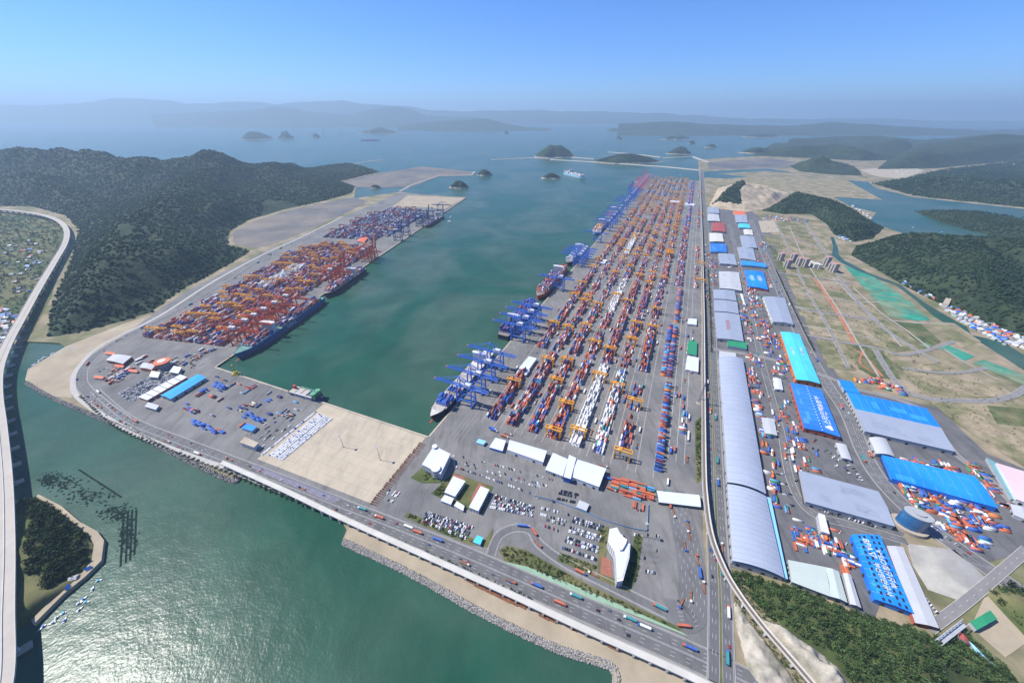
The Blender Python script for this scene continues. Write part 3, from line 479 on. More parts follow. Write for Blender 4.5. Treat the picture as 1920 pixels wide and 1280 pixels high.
# keep what the camera side can see: drop crowns far behind the ridges
ALL = ALL[ALL[:, 1] < 5200]
canopy('forest', 'dense dark green woodland covering the hills and islands round the bay', ALL)
print('canopy', len(ALL))
def leafy(k, rad, n=46):
    r = np.random.default_rng(k); c = r.normal(size=(n, 3)); c /= np.linalg.norm(c, axis=1)[:, None]; c *= (r.uniform(.45, 1, (n, 1)) ** .5) * np.array((1, 1, .8)) * rad; V = []
    for p in c:
        a = r.normal(size=(3, 3)) * rad * .30; V += [p + a[0], p + a[1], p + a[2]]
    return np.array(V) + (0, 0, rad * 1.0)
def scatter(name, label, polypx, sp, size, ev=None, z0=.5, cat='wood', cl=(), lum=1.0, tri=46, kind='stuff'):
    poly = [G(*p) for p in polypx]; xs, ys = [p[0] for p in poly], [p[1] for p in poly]; n = int((max(xs) - min(xs)) * (max(ys) - min(ys)) / sp / sp)
    P = np.c_[rng.uniform(min(xs), max(xs), n), rng.uniform(min(ys), max(ys), n)]; ok = inside(P, poly)
    for c in cl: ok &= ~inside(P, [G(*p) for p in c])
    P = P[ok]; z = ev(P)[0] if ev else np.full(len(P), z0); protos = [leafy(i, 1.0, tri) for i in range(6)]; V = []; C = []
    for p, zz in zip(P, z):
        s = size * rng.uniform(.5, 1.15); a = rng.uniform(0, 6.28); q = protos[rng.integers(6)] @ np.array([[math.cos(a), math.sin(a), 0], [-math.sin(a), math.cos(a), 0], [0, 0, 1]]); V.append(q * s + (p[0], p[1], max(zz, z0) - .3))
        C.append(np.tile(np.array((.040, .066, .022)) * lum * np.clip(1 + rng.normal() * .3, .4, 2), (len(q), 1)) * (1 + rng.normal(size=(len(q), 1)) * .15))
    V = np.vstack(V); me = npmesh(name, V, np.arange(len(V)).reshape(-1, 3), M('leaf_cluster', (1, 1, 1), .9, .2, .3, attr='Col', spec=.15), np.clip(np.vstack(C), .004, 1))
    return tag(mk(name, me), label, cat, kind=kind)
scatter('slope_wood', 'thick green scrub and trees on the slope above the rail cutting', [(1370, 1068), (1480, 1100), (1610, 1150), (1705, 1175), (1740, 1195), (1800, 1185), (1880, 1245), (1960, 1330), (1900, 1400), (1620, 1400), (1600, 1290), (1560, 1232), (1500, 1192), (1440, 1154), (1398, 1110), (1372, 1085)], 3.6, 3.0, slope_ev, lum=1.45, cl=[[(1750, 1250), (1850, 1285), (1850, 1330), (1770, 1330)]])
scatter('islet_wood', 'dark bushy trees covering the islet beside the road bridge', [(40, 940), (75, 940), (118, 968), (165, 1008), (170, 1048), (148, 1075), (100, 1110), (88, 1105), (68, 1080), (64, 955)], 4.2, 4.2, islet_ev, z0=1, lum=.8)
scatter('cutting_scrub', 'brownish low scrub along the edges of the rail cutting', [(1372, 1085), (1405, 1108), (1470, 1180), (1545, 1240), (1600, 1300), (1640, 1420), (1560, 1420), (1500, 1330), (1420, 1250), (1382, 1160)], 3.0, 1.6, tri=22, z0=.4, lum=1.4, cat='scrub')
scatter('field_scrub', 'scattered low bushes over the bare development fields', [(1425, 430), (1500, 420), (1560, 470), (1640, 590), (1720, 660), (1900, 740), (1920, 860), (1850, 830), (1720, 745), (1610, 710), (1520, 610), (1450, 480)], 17, 1.6, z0=.5, tri=18, lum=1.2, cat='bushes')
scatter('valley_trees', 'tree clumps and hedges between the farm plots of the valley', [(0, 400), (80, 408), (120, 425), (100, 520), (60, 610), (0, 630), (-80, 560)], 17, 4.5, z0=.5, tri=22, lum=.9, cat='trees')
scatter('knoll_wood', 'green trees on the knoll beyond the dirt yard with green roof', [(1850, 1110), (1900, 1095), (1990, 1160), (1990, 1260), (1925, 1195)], 5, 3.6, z0=2)
for pts in ([(938, 1032), (952, 1026), (985, 1034), (1030, 1059), (1110, 1102), (1270, 1178), (1100, 1112), (990, 1064), (948, 1048)], [(760, 968), (768, 963), (850, 1000), (900, 1018), (880, 1018), (800, 986)], [(1052, 1038), (1118, 1062), (1110, 1076), (1048, 1050)], [(1190, 1005), (1203, 1008), (1194, 1080), (1180, 1105), (1160, 1100), (1182, 1060)]): scatter('shrubbery', 'low green shrubs filling the planting bed by the gate loop road', pts, 3.0, 1.5, z0=.5, tri=26, cat='shrubs')
for pts in ([(803, 866), (814, 852), (829, 903), (795, 900)], [(812, 925), (832, 905), (838, 930), (860, 945), (900, 960), (870, 955)], [(1304, 792), (1314, 784), (1317, 898), (1306, 900)], [(1122, 992), (1138, 988), (1140, 1010), (1126, 1035)]): scatter('hedge', 'leafy hedge planted round the terminal office buildings', pts, 3.2, 1.6, z0=.5, tri=26, cat='shrubs')
# ================================================================ THINGS
PALC = {'orange red': (.50, .135, .075), 'brick red': (.34, .10, .075), 'blue': (.05, .13, .42), 'navy': (.03, .05, .17), 'white': (.72, .71, .68), 'maroon': (.19, .045, .045), 'grey': (.33, .34, .35), 'teal': (.05, .26, .27), 'orange': (.62, .20, .06), 'light blue': (.12, .36, .62), 'green': (.05, .22, .10), 'cream': (.62, .52, .36)}
MIX = [('orange red', 27), ('brick red', 18), ('blue', 16), ('navy', 9), ('white', 12), ('maroon', 10), ('grey', 5), ('teal', 2), ('orange', 8), ('light blue', 2), ('green', 1)]
REDMIX = [('orange red', 26), ('brick red', 22), ('maroon', 12), ('blue', 12), ('white', 12), ('navy', 9), ('grey', 7)]
FARMIX = [('maroon', 16), ('navy', 20), ('blue', 18), ('grey', 14), ('white', 16), ('brick red', 12), ('teal', 4)]
def pick(mix): return random.choices([a for a, b in mix], [b for a, b in mix])[0]
CONT = []                                   # x, y, z, heading, colour, length, place
def block(org, hd, nb, nr, mix, place, maxh=5, fill=.85, z=.25, bay=13.1, row=2.75, ln=12.19):
    ca, sa = math.cos(hd), math.sin(hd); base = random.uniform(.5, 1)
    for i in range(nb):
        base = min(1, max(.15, base + random.uniform(-.3, .3)))
        if random.random() > fill + .1: continue
        run = pick(mix)
        for j in range(nr):
            n = int(min(maxh, max(0, round(random.gauss(base * maxh * .75, 1.1))))) if random.random() < fill else 0
            c = pick(mix) if random.random() < .6 else run
            for k in range(n):
                if random.random() < .45: c = pick(mix)
                u = i * bay + bay / 2; v = (j + .5) * row
                tw = k == n - 1 and random.random() < .25
                if tw:
                    for s in (-1, 1): CONT.append((org[0] + (u + s * 3.07) * ca - v * sa, org[1] + (u + s * 3.07) * sa + v * ca, z + k * 2.6, hd, pick(mix), 6.06, place))
                else: CONT.append((org[0] + u * ca - v * sa, org[1] + u * sa + v * ca, z + k * 2.6, hd, c, ln, place))
WH = [('white', 95), ('grey', 5)]
ROWS = 12
for r in range(ROWS):
    for c in range(7):
        u0 = 84 + 275 * r; nb = 20; mix = MIX; fl = .88; mh = 5
        v0 = 75 + 40.7 * c
        if r == 0 and c == 0: nb = 13
        if (r, c) in ((0, 4), (2, 3), (4, 2)): mix = WH; fl = .96; mh = 4
        if (r, c) == (0, 5): mix = [('white', 60), ('orange red', 20), ('blue', 12), ('teal', 8)]; mh = 3
        if (r, c) == (0, 6): fl = .6; mh = 3; nb = 17
        if (r, c) in ((7, 2), (6, 2)): nb = 6
        if r == 8: fl = .55
        if r >= 9: mix = FARMIX; nb = 19
        # heading of the block is u; row axis runs to -v, so start on the far side
        o = UV(u0 + (30 if r == 0 and c == 6 else 0), v0 + 20.4)
        block(o, RZU, nb, 7, mix, 'yard', mh, fl)
    # empties and odd stacks beyond the seventh column
    if r < 3 or r > 5: block(UV(330 + 275 * r, 395), RZU + math.pi / 2, 2, 84, [('blue', 30), ('maroon', 20), ('orange red', 20), ('light blue', 12), ('navy', 12), ('orange', 6)], 'yard', 4, .72, bay=13.2, row=2.9)
    else: block(UV(84 + 275 * r, 392), RZU, 19, 9, MIX if r == 3 else REDMIX, 'yard', 4, .8)
    if r in (3, 4, 6, 7, 9, 10): block(UV(90 + 275 * r, 441), RZU, 17, 4, MIX, 'yard', 3, .7)
# the orange stack beside the freight station, chassis of the truck gate
hdA = math.atan2(G(1188, 898)[1] - G(1150, 887)[1], G(1188, 898)[0] - G(1150, 887)[0])
def cstack(px, nb, nr, mix, hd, mh, place, fill=.95): block(G(*px), hd, nb, nr, mix, place, mh, fill, row=2.7)
cstack((1143, 918), 5, 9, [('orange red', 75), ('orange', 12), ('teal', 6), ('light blue', 4), ('white', 3)], hdA, 4, 'gate', .97)
cstack((1168, 930), 2, 5, [('orange red', 80), ('light blue', 20)], hdA, 3, 'gate', .97)
cstack((1206, 960), 1, 6, [('orange red', 50), ('brick red', 50)], RZU, 2, 'gate')
# left terminal
LA, LB = G(405, 688), G(875, 370); LH = math.atan2(LB[1] - LA[1], LB[0] - LA[0]); lu = (math.cos(LH), math.sin(LH)); lv = (-math.sin(LH), math.cos(LH))
def LW(u, w): return (LA[0] + u * lu[0] + w * lv[0], LA[1] + u * lu[1] + w * lv[1])
LPOLY = [G(*p) for p in [(240, 643), (290, 660), (395, 668), (445, 640), (560, 570), (690, 487), (700, 462), (625, 448), (545, 470), (480, 508), (390, 560)]]
LPOLY2 = [G(*p) for p in [(590, 448), (640, 425), (700, 400), (735, 390), (795, 392), (800, 405), (740, 440), (700, 455), (640, 450)]]
LRTG = []
for k, (poly, mix, mh) in enumerate(((LPOLY, REDMIX, 5), (LPOLY2, FARMIX, 4))):
    for b in range(0, 40):
        for s in range(0, 12):
            u0, w0 = b * 66 + (b // 4) * 14 - 200, 62 + s * 31
            cs = [LW(u0 + du, w0 + dw) for du in (2, 60) for dw in (1, 20)]
            if inside(np.array(cs), poly).all():
                mx = WH if (k == 0 and s in (5, 6) and 9 <= b <= 11) else mix
                block(LW(u0, w0), LH, 5, 7, mx, 'left yard', mh, .93); LRTG.append((u0 + random.uniform(10, 55), w0 + 9.5, k, b, s))
# blue container row, scattered blocks on the general pier
hdP = math.atan2(G(798, 820)[1] - G(607, 757)[1], G(798, 820)[0] - G(607, 757)[0])
for px, nb, nr, mix, mh in (((352, 793), 7, 4, [('blue', 90), ('orange red', 10)], 2), ((452, 782), 4, 6, [('blue', 100)], 3), ((396, 724), 3, 4, [('blue', 100)], 3), ((374, 735), 1, 4, [('blue', 100)], 2), ((392, 745), 1, 4, [('orange red', 40), ('navy', 40), ('light blue', 20)], 2), ((496, 752), 1, 3, [('orange red', 60), ('blue', 40)], 1), ((345, 768), 2, 3, [('orange red', 50), ('blue', 50)], 1), ((545, 757), 1, 3, [('light blue', 100)], 1), ((517, 775), 2, 2, [('light blue', 70), ('blue', 30)], 1), ((425, 765), 3, 2, [('cream', 60), ('navy', 40)], 1), ((340, 760), 1, 4, [('blue', 80), ('orange', 20)], 1), ((575, 740), 1, 1, [('blue', 100)], 1)):
    block(G(*px), hdP, nb, nr, mix, 'pier', mh, .97)
# loose containers and goods of the pier and the logistics park (piles, crates)
BR = [('orange red', 30), ('brick red', 10), ('blue', 22), ('white', 18), ('orange', 8), ('green', 5), ('teal', 3), ('light blue', 4)]
hdR = math.atan2(G(1646, 921)[1] - G(1498, 882)[1], G(1646, 921)[0] - G(1498, 882)[0])
def sprinkle(poly, n, mix, hd, place, mh=2):
    P = [G(*p) for p in poly]; xs, ys = [p[0] for p in P], [p[1] for p in P]; k = 0
    while k < n:
        q = (random.uniform(min(xs), max(xs)), random.uniform(min(ys), max(ys)))
        if inside(np.array([q]), P)[0]: block(q, hd + random.choice((0, 0, math.pi / 2)), 1, random.choice((1, 1, 2, 3, 4)), mix, place, mh, .98); k += 1
for poly, n, hd in (([(1468, 760), (1485, 760), (1530, 850), (1560, 885), (1500, 875), (1480, 830)], 34, RZU), ([(1478, 965), (1500, 965), (1530, 1040), (1490, 1045)], 14, hdR), ([(1685, 862), (1760, 872), (1800, 885), (1740, 880)], 16, hdR), ([(1440, 640), (1460, 640), (1482, 715), (1466, 715)], 26, RZU), ([(1800, 860), (1850, 895), (1885, 950), (1870, 950)], 34, hdR), ([(1400, 660), (1430, 668), (1440, 690), (1410, 690)], 12, RZU), ([(1360, 500), (1385, 500), (1392, 508), (1352, 506)], 8, RZU), ([(1415, 470), (1430, 480), (1452, 540), (1440, 545)], 22, RZU)): sprinkle(poly, n, BR, hd, 'park', 1)
sprinkle([(395, 705), (560, 755), (590, 765), (500, 820), (440, 810), (330, 770)], 46, [('navy', 30), ('maroon', 20), ('grey', 20), ('orange red', 12), ('cream', 8), ('light blue', 10)], hdP, 'pier', 1)
for poly, n, hd in (([(1398, 690), (1420, 690), (1462, 880), (1475, 960), (1455, 960), (1430, 800)], 46, RZU), ([(1390, 560), (1400, 560), (1415, 630), (1402, 650)], 18, RZU), ([(1415, 580), (1440, 600), (1475, 660), (1490, 705), (1465, 700), (1425, 660)], 34, RZU), ([(1325, 478), (1345, 478), (1347, 540), (1336, 540)], 16, RZU), ([(1398, 540), (1425, 548), (1430, 590), (1405, 570)], 14, RZU),
    ([(1690, 890), (1720, 905), (1800, 945), (1850, 960), (1880, 1000), (1820, 1040), (1760, 990), (1700, 930)], 60, hdR), ([(1500, 990), (1560, 1000), (1600, 1060), (1600, 1090), (1560, 1050), (1520, 1020)], 26, hdR), ([(1670, 890), (1690, 900), (1730, 960), (1715, 955)], 14, hdR), ([(1600, 715), (1640, 712), (1680, 725), (1690, 745), (1640, 730)], 18, hdR), ([(1755, 870), (1790, 880), (1830, 925), (1800, 910)], 10, hdR), ([(1440, 460), (1425, 440), (1430, 480), (1440, 510)], 10, RZU), ([(1440, 405), (1520, 412), (1515, 418), (1430, 412)], 26, RZU), ([(1285, 780), (1297, 785), (1290, 815), (1280, 812)], 5, RZU)):
    sprinkle(poly, int(n * 1.7), BR, hd, 'park')
# ---------------------------------------------------------------- quay cranes (x towards the water, y along the quay)
def make_sts(mat, up, lab, hscale=1.0):
    t = thing('quay_crane', lab, 'crane'); h = 40 * hscale; wl, ll, hw = -3.0, -36.0, 9.0; kidl = []
    def part(nm, mb, mt): kidl.append(mb.build(nm, mt, t))
    for x in (wl, ll):
        for y in (-hw, hw): part('leg', MB().bar((x, y, 1.5), (x, y * .8, h + 3), 2.0, 2.4), mat)
    for x in (wl, ll): part('sill_beam', MB().bar((x, -12, 2.4), (x, 12, 2.4), 1.6, 2.0), mat)
    for x in (wl, ll):
        for y in (-9.3, 9.3): part('bogie', MB().box((x, y, .9), (1.2, 4.6, 1.3)), dark)
    for y in (-hw, hw): part('portal_beam', MB().bar((wl, y * .93, 15), (ll, y * .93, 15), 1.5, 2.2), mat)
    for y in (-hw, hw): part('brace', MB().bar((wl, y * .9, 16), (ll, y * .82, h), 1.0), mat)
    for x_, y_, z_ in ((wl, .8, h), (ll, .8, h), (ll, .9, 16)): part('cross_beam', MB().bar((x_, -hw * y_, z_), (x_, hw * y_, z_), 1.4, 2.0), mat)
    g = MB()
    for y in (-3.2, 3.2): g.bar((wl + 3, y, h + 3), (-70, y, h + 3), 1.2, 2.4)
    for k in range(11): g.bar((-66 + 6.6 * k, -3.2, h + 3.4), (-66 + 6.6 * k, 3.2, h + 3.4), .6)
    for k in range(5): g.bar((-66 + 13 * k, -3.2, h + 3.4), (-60 + 13 * k, 3.2, h + 3.4), .4)
    part('girder', g, mat)
    b = MB(); L = 52; a = R(80) if up else 0; q = lambda s, y, z: (wl + 3 + s * math.cos(a) - z * math.sin(a), y, h + 3 + s * math.sin(a) + z * math.cos(a))
    for y in (-2.6, 2.6):
        b.bar(q(0, y, 0), q(L, y, 0), 1.0, 2.0); b.bar(q(2, y, 3.0), q(L - 8, y, 2.2), .5)
        for k in range(8): b.bar(q(2 + 5.6 * k, y, 0), q(4.8 + 5.6 * k, y, 2.8), .35); b.bar(q(4.8 + 5.6 * k, y, 2.8), q(7.6 + 5.6 * k, y, 0), .35)
    for k in range(9): b.bar(q(2 + 6 * k, -2.6, 0), q(2 + 6 * k, 2.6, 0), .5); b.bar(q(2 + 6 * k, -2.6, 0), q(min(L, 8 + 6 * k), 2.6, 0), .3)
    part('boom', b, mat)
    part('boom_tip', MB().bar(q(L - 1, -3, .6), q(L - 1, 3, .6), 1.6, 1.2).bar(q(L - 4, -3, -.2), q(L, -3, -.2), .5), orange)
    ap = MB(); top = (wl - 4, 0, 64 * hscale)
    for y in (-hw * .8, hw * .8): ap.bar((wl, y, h + 2), (top[0], y * .25, top[2]), 1.2); ap.bar((ll, y, h + 2), (top[0], y * .25, top[2]), .8)
    ap.box((top[0], 0, top[2]), (3, 5, 1.6)); part('apex_frame', ap, mat)
    st = MB()
    for y in (-2, 2):
        st.bar((top[0], y, top[2]), q(L * .55, y, 1.2), .35); st.bar((top[0], y, top[2]), q(L * .95, y, 1.2), .35); st.bar((top[0], y, top[2]), (-62, y, h + 4), .4)
    part('stay', st, mat)
    part('machinery_house', MB().box((-24, 0, h + 8), (15, 8, 6)).box((-24, 0, h + 11.3), (15.6, 8.6, .6)), white)
    part('trolley', MB().box((-10, 0, h + 1.2), (6, 5, 1.6)), mat)
    kidl.append(MB().box((-6, 3.5, h - 1.6), (2.6, 2.4, 2.8)).build('operator_cab', white, t))
    KIDS[t.name] = kidl; return t
stsN = {}
def put_sts(key, mat, up, x, y, rz, lab, group):
    k = (key, up)
    if k not in stsN: stsN[k] = make_sts(mat, up, lab); o = stsN[k]; o.location = (x, y, .25); o.rotation_euler = (0, 0, rz)
    else: o = copy_tree(stsN[k], None, (x, y, .25), rz)
    tag(o, lab, 'crane', group); return o
WAT = math.atan2(-VY, -VX)                 # heading from the yard to the water on the right quay
ships_r = ['the ship with pale empty hatches', 'the ship of blue and red boxes', '', 'the ship with grey boxes']
NTH = ['first', 'second', 'third', 'fourth', 'fifth', 'sixth', 'seventh', 'eighth', 'ninth', 'tenth', 'eleventh', 'twelfth']
g_i = 0
for sidx, us in enumerate(((106, 150, 196, 240), (374, 414, 452, 492), (716,), (958, 990, 1020, 1050), (1290,), (1500, 1560, 1640, 1700, 1800, 1870), (2020, 2080, 2160))):
    for k, u in enumerate(us):
        x, y = UV(u, 0)
        lab = ('%s blue quay crane from the apron end over ' % NTH[k] + ships_r[sidx]) if sidx in (0, 1, 3) else ('single blue quay crane with lowered boom over the orange red ship' if sidx == 2 else 'lone blue quay crane standing between two berths' if sidx == 4 else 'blue quay crane with lowered boom in the far berths')
        put_sts('blue', steelblue, False, x, y, WAT, lab, 'blue quay cranes along the straight quay')
for u in (2290, 2340, 2390, 2440, 2490): put_sts('blue', steelblue, True, *UV(u, 0), WAT, 'blue quay crane with raised boom next to the pink cranes', 'blue quay cranes with raised booms')
for k, u in enumerate((2590, 2660, 2730, 2800, 2870, 2940, 3010, 3080, 3150, 3220)): put_sts('pink', pink, k in (2, 3, 6, 8, 9), *UV(u, 0), WAT, 'pink quay crane at the far end with boom ' + ('raised' if k in (2, 3, 6, 8, 9) else 'lowered'), 'pink quay cranes at the far end')
LWAT = LH - math.pi / 2
for k, (u, up) in enumerate(((95, 0), (135, 0), (165, 0), (200, 0), (240, 0), (285, 0), (500, 0), (525, 1), (548, 1), (715, 0), (742, 1), (765, 1))):
    put_sts('orange', orange, bool(up), *LW(u, 0), LWAT, ('orange quay crane with lowered boom over the long dark blue hulled ship' if k < 6 else 'orange quay crane with boom %s at the %s ship' % ('raised' if up else 'lowered', 'red and blue' if k < 9 else 'stern of the second')), 'orange quay cranes of the left terminal')
for k, (u, up) in enumerate(((1000, 1), (1085, 1), (1250, 0), (1290, 0), (1330, 1), (1400, 0), (1560, 0))):
    put_sts('navy', navy, bool(up), *LW(u, 0), LWAT, 'dark blue quay crane with boom %s on the far left quay' % ('raised' if up else 'lowered'), 'dark blue quay cranes of the far left quay')
# ---------------------------------------------------------------- yard gantries (y = span across the block, x = along it)
def make_rtg(mat, lab, far=False):
    t = thing('yard_gantry', lab, 'gantry crane'); S = 12.4; kl = []; one = MB()
    def part(nm, mb, mt):
        if far and mt is mat: one.add(mb.v, mb.f)
        elif not far: kl.append(mb.build(nm, mt, t))
    for x in (-4.2, 4.2):
        part('girder', MB().bar((x * .8, -15, 20.5), (x * .8, 15, 20.5), 1.8, 2.1), mat)
        for y in (-S, S): part('leg', MB().bar((x, y, 1.2), (x * .8, y, 20), 1.4, 1.6), mat)
    for y in (-S, S): part('sill_beam', MB().bar((-6, y, 1.6), (6, y, 1.6), 1.1, 1.2).bar((-3.6, y, 11), (3.6, y, 11), .6), mat)
    for y in (-14.6, 14.6): part('end_tie', MB().bar((-3.4, y, 20.7), (3.4, y, 20.7), .9), mat)
    part('trolley', MB().box((0, 4, 22), (6.4, 5, 2.0)).box((0, 4, 23.6), (3, 3, 1.2)), mat)
    part('power_house', MB().box((0, -S - .2, 4.2), (6, 1.8, 2.6)), mat)
    for x in (-4.6, 4.6): [part('wheel_bogie', MB().box((x, y, .55), (3.2, 1.1, 1.1)), tyre) for y in (-S, S)]
    part('operator_cab', MB().box((0, 8, 18.6), (2.2, 2.4, 2.6)), white)
    part('spreader', MB().box((0, 4, 15), (12, 2.2, .5)).bar((-1, 4, 15), (-1, 4, 21), .15).bar((1, 4, 15), (1, 4, 21), .15), dark)
    if far: kl.append(one.build('gantry_frame', mat, t)); kl.append(MB().box((0, 8, 18.6), (2.2, 2.4, 2.6)).build('operator_cab', white, t))
    KIDS[t.name] = kl; return t
rtgP = {}
def put_rtg(key, mat, far, x, y, rz, lab, group):
    k = (key, far)
    if k not in rtgP: rtgP[k] = make_rtg(mat, lab, far); o = rtgP[k]; o.location = (x, y, .25); o.rotation_euler = (0, 0, rz)
    else: o = copy_tree(rtgP[k], None, (x, y, .25), rz)
    tag(o, lab, 'gantry crane', group)
done = set()
def rtg_uv(u, c, far):
    if (c, round(u / 9)) in done: return
    done.add((c, round(u / 9))); r = int((u - 70) // 275)
    put_rtg('gold', gold, far, *UV(u, 75 + 40.7 * c + 10.6), RZU, 'golden yard gantry, %s block column from the quay, %s block row from the gate' % (NTH[min(c, 8)], NTH[max(0, min(r, 11))]), 'golden yard gantries of the straight quay')
for x, y in ((964, 710), (1028, 670), (1064, 671), (1043, 708), (1063, 752), (1037, 802), (1083, 802), (1125, 699), (1155, 717), (1188, 747), (1165, 842), (1037, 602), (1065, 610), (1100, 607), (1115, 637), (1142, 650), (1182, 632), (1192, 602), (1220, 609), (1076, 549), (1100, 552), (1094, 560), (1121, 567), (1090, 527), (1156, 550), (1176, 561), (1227, 575), (1112, 497), (1121, 483), (1152, 508), (1163, 483), (1178, 497), (1195, 513), (1220, 508), (1239, 518), (1214, 527), (1190, 476), (1208, 477), (1231, 476), (1173, 468)):
    u, v = toUV(*G(x, y, 21)); c = max(0, min(6, round((v - 85.6) / 40.7))); rtg_uv(u, c, u > 700)
for r in range(4, 12):
    for c in range(8):
        for k in range(random.choice((2, 2, 3, 3))): rtg_uv(90 + 275 * r + random.uniform(0, 250), c if c < 7 else 6, True)
for u in (950, 1130, 1990, 2700): put_rtg('gold', gold, True, *UV(u, 447), RZU, 'golden yellow rail yard gantry beside the avenue', 'golden gantries beside the avenue')
for k, (u, w_, g, b, s) in enumerate(LRTG):
    if random.random() < (.62 if g == 0 else .34): put_rtg('gold' if g == 0 else 'red', gold if g == 0 else redg, not (g == 0 and u < 120), *LW(u, w_), LH, ('yellow' if g == 0 else 'red') + ' yard gantry over container row %s from the left quay, bay group %s' % (NTH[min(11, s)], (NTH + NTH + NTH + NTH)[b]), 'yellow yard gantries of the left terminal' if g == 0 else 'red yard gantries of the far left terminal')
# ---------------------------------------------------------------- ships
def ship(name, lab, cat, stern, bow, B, deck, hull, boot, sup_at, mix, load, sup_h=26, supmat=white, hatch=None, text=None, fill=.8, bulb=True):
    dx, dy = bow[0] - stern[0], bow[1] - stern[1]; L = math.hypot(dx, dy); hd = math.atan2(dy, dx)
    t = thing(name, lab, cat, (stern[0], stern[1], SEA), hd); n = 26; top = []; wl = []
    for i in range(n):
        s = i / (n - 1); f = min(1, .80 + s * 2.5) * (1 - max(0, (s - .80) / .20) ** 2.2); g = min(1, .70 + s * 2.5) * (1 - max(0, (s - .70) / .285) ** 1.8) if s < .985 else 0
        top.append((s * L, B / 2 * max(f, .02), deck + 2.5 * max(0, (s - .86) / .14))); wl.append((min(s * L, L * .975), B / 2 * max(g, .01)))
    bt = 1.8; mb = MB(); mbb = MB()
    for sd in (1, -1):
        o = [(a[0], sd * a[1], a[2]) for a in top]; mI = [(b[0] + (a[0] - b[0]) * .15, sd * (b[1] + (a[1] - b[1]) * .15), bt) for a, b in zip(top, wl)]; lo = [(b[0], sd * b[1], -3) for b in wl]
        for m2, A, Bq in ((mb, o, mI), (mbb, mI, lo)): m2.add(A + Bq, [((i, i + 1, n + i + 1, n + i) if sd < 0 else (n + i, n + i + 1, i + 1, i)) for i in range(n - 1)])
    a, b_ = top[0], wl[0]; mb.add([(0, a[1], a[2]), (0, -a[1], a[2]), (0, -b_[1], -3), (0, b_[1], -3)], [(0, 1, 2, 3)])
    mb.build('hull', hull, t); mbb.build('boot_topping', boot, t)
    d = MB(); d.add([(p[0], p[1], p[2] - .6) for p in top] + [(p[0], -p[1], p[2] - .6) for p in top], [(n + i, n + i + 1, i + 1, i) for i in range(n - 1)]); d.build('deck', hatch or M('deck_paint', (.24, .20, .18), .8, .2, .1), t)
    if bulb: MB().cyl((0, 0, 0), .1, .1).bar((L * .95, 0, -.4), (L + 4, 0, -.2), 2.6, 2.2).build('bulbous_bow', boot, t)
    xs = L * sup_at; s = MB().box((xs, 0, deck + sup_h / 2), (11, B * .8, sup_h)).box((xs, 0, deck + sup_h - 1.5), (7, B * 1.02, 2.6)); so_ = s.build('accommodation_block', supmat, t)
    wm = MB()
    for k in range(int(sup_h // 3)): wm.box((xs + 5.55, 0, deck + 2.2 + 3 * k), (.15, B * .72, .9)).box((xs - 5.55, 0, deck + 2.2 + 3 * k), (.15, B * .72, .9))
    wm.build('window_band', glass, so_)
    MB().bar((xs, 0, deck + sup_h), (xs, 0, deck + sup_h + 9), .7).bar((xs, -4, deck + sup_h + 5), (xs, 4, deck + sup_h + 5), .4).build('mast', supmat, so_)
    MB().box((xs - 10, 0, deck + sup_h * .42), (6, 8, sup_h * .85)).build('funnel', hull, t)
    MB().bar((L * .93, 0, deck + 2), (L * .93, 0, deck + 14), .7).build('foremast', supmat, t)
    ca, sa = math.cos(hd), math.sin(hd); x = L * .05; hc = MB().box((0, 0, 0), (12.6, 1, 1.4)).mesh('hatch_cover', M('hatch_paint', (.42, .38, .33), .8, .15, .1))
    while x < L * .88:
        if abs(x + 7 - xs) > 15 and abs(x + 7 - (xs - 10)) > 9:
            sfr = (x + 7) / L; wd = B * .94 * min(1, .84 + sfr * 2) * (1 - max(0, (sfr - .78) / .24) ** 2)
            h_ = mk('hatch_cover', hc, t, (x + 7, 0, deck + .5)); h_.scale = (1, wd, 1)
            tiers = load(sfr)
            nr = int(wd / 2.5)
            for j in range(nr):
                k0 = max(0, int(round(random.gauss(tiers, .8)))) if tiers > 0 and random.random() < fill + .15 else 0
                for k in range(k0):
                    y = (j - (nr - 1) / 2) * 2.5; X, Y = x + 7, y
                    CONT.append((stern[0] + X * ca - Y * sa, stern[1] + X * sa + Y * ca, SEA + deck + 1.3 + k * 2.6, hd, pick(mix), 12.19, 'ship'))
        x += 14.4
    if text:
        for sd in (-1, 1):
            o = text_mesh(text[0], text[1], text[2], 'hull_lettering', t, (L * text[3], sd * (B / 2 + .25), deck * .55), (math.pi / 2, 0, 0 if sd < 0 else math.pi))
    return t
def rship(u0, u1, near_bow, v=-19): 
    a, b = UV(u0, v), UV(u1, v); return (b, a) if near_bow else (a, b)
black = M('hull_black', (.03, .03, .045), .5, .1, .1); hred = M('hull_red', (.50, .09, .05), .5, .1, .1); hblue = M('hull_blue', (.045, .10, .24), .5, .1, .1); bootr = M('boot_red', (.40, .07, .05), .6, .1, .1)
hgrey = M('hull_grey', (.5, .5, .48), .5, .1, .1); lblue = M('hull_light_blue', (.25, .55, .70), .5, .1, .1); hgreen = M('deck_green', (.10, .30, .16), .6, .1, .1); pdeck = M('deck_pale', (.55, .53, .48), .8, .1, .1)
s_, b_ = rship(36, 285, True); ship('container_ship', 'container ship with pale empty hatches and a few blue boxes at its bow', 'ship', s_, b_, 33, 12, black, bootr, .2, [('blue', 90), ('brick red', 10)], lambda s: 3 if .72 < s < .86 else (1.2 if .6 < s < .7 else 0), hatch=pdeck)
s_, b_ = rship(362, 600, False); ship('container_ship', 'dark hulled container ship stacked with blue and red boxes at the second berth', 'ship', s_, b_, 36, 14, black, bootr, .3, [('blue', 50), ('brick red', 25), ('navy', 25)], lambda s: 4)
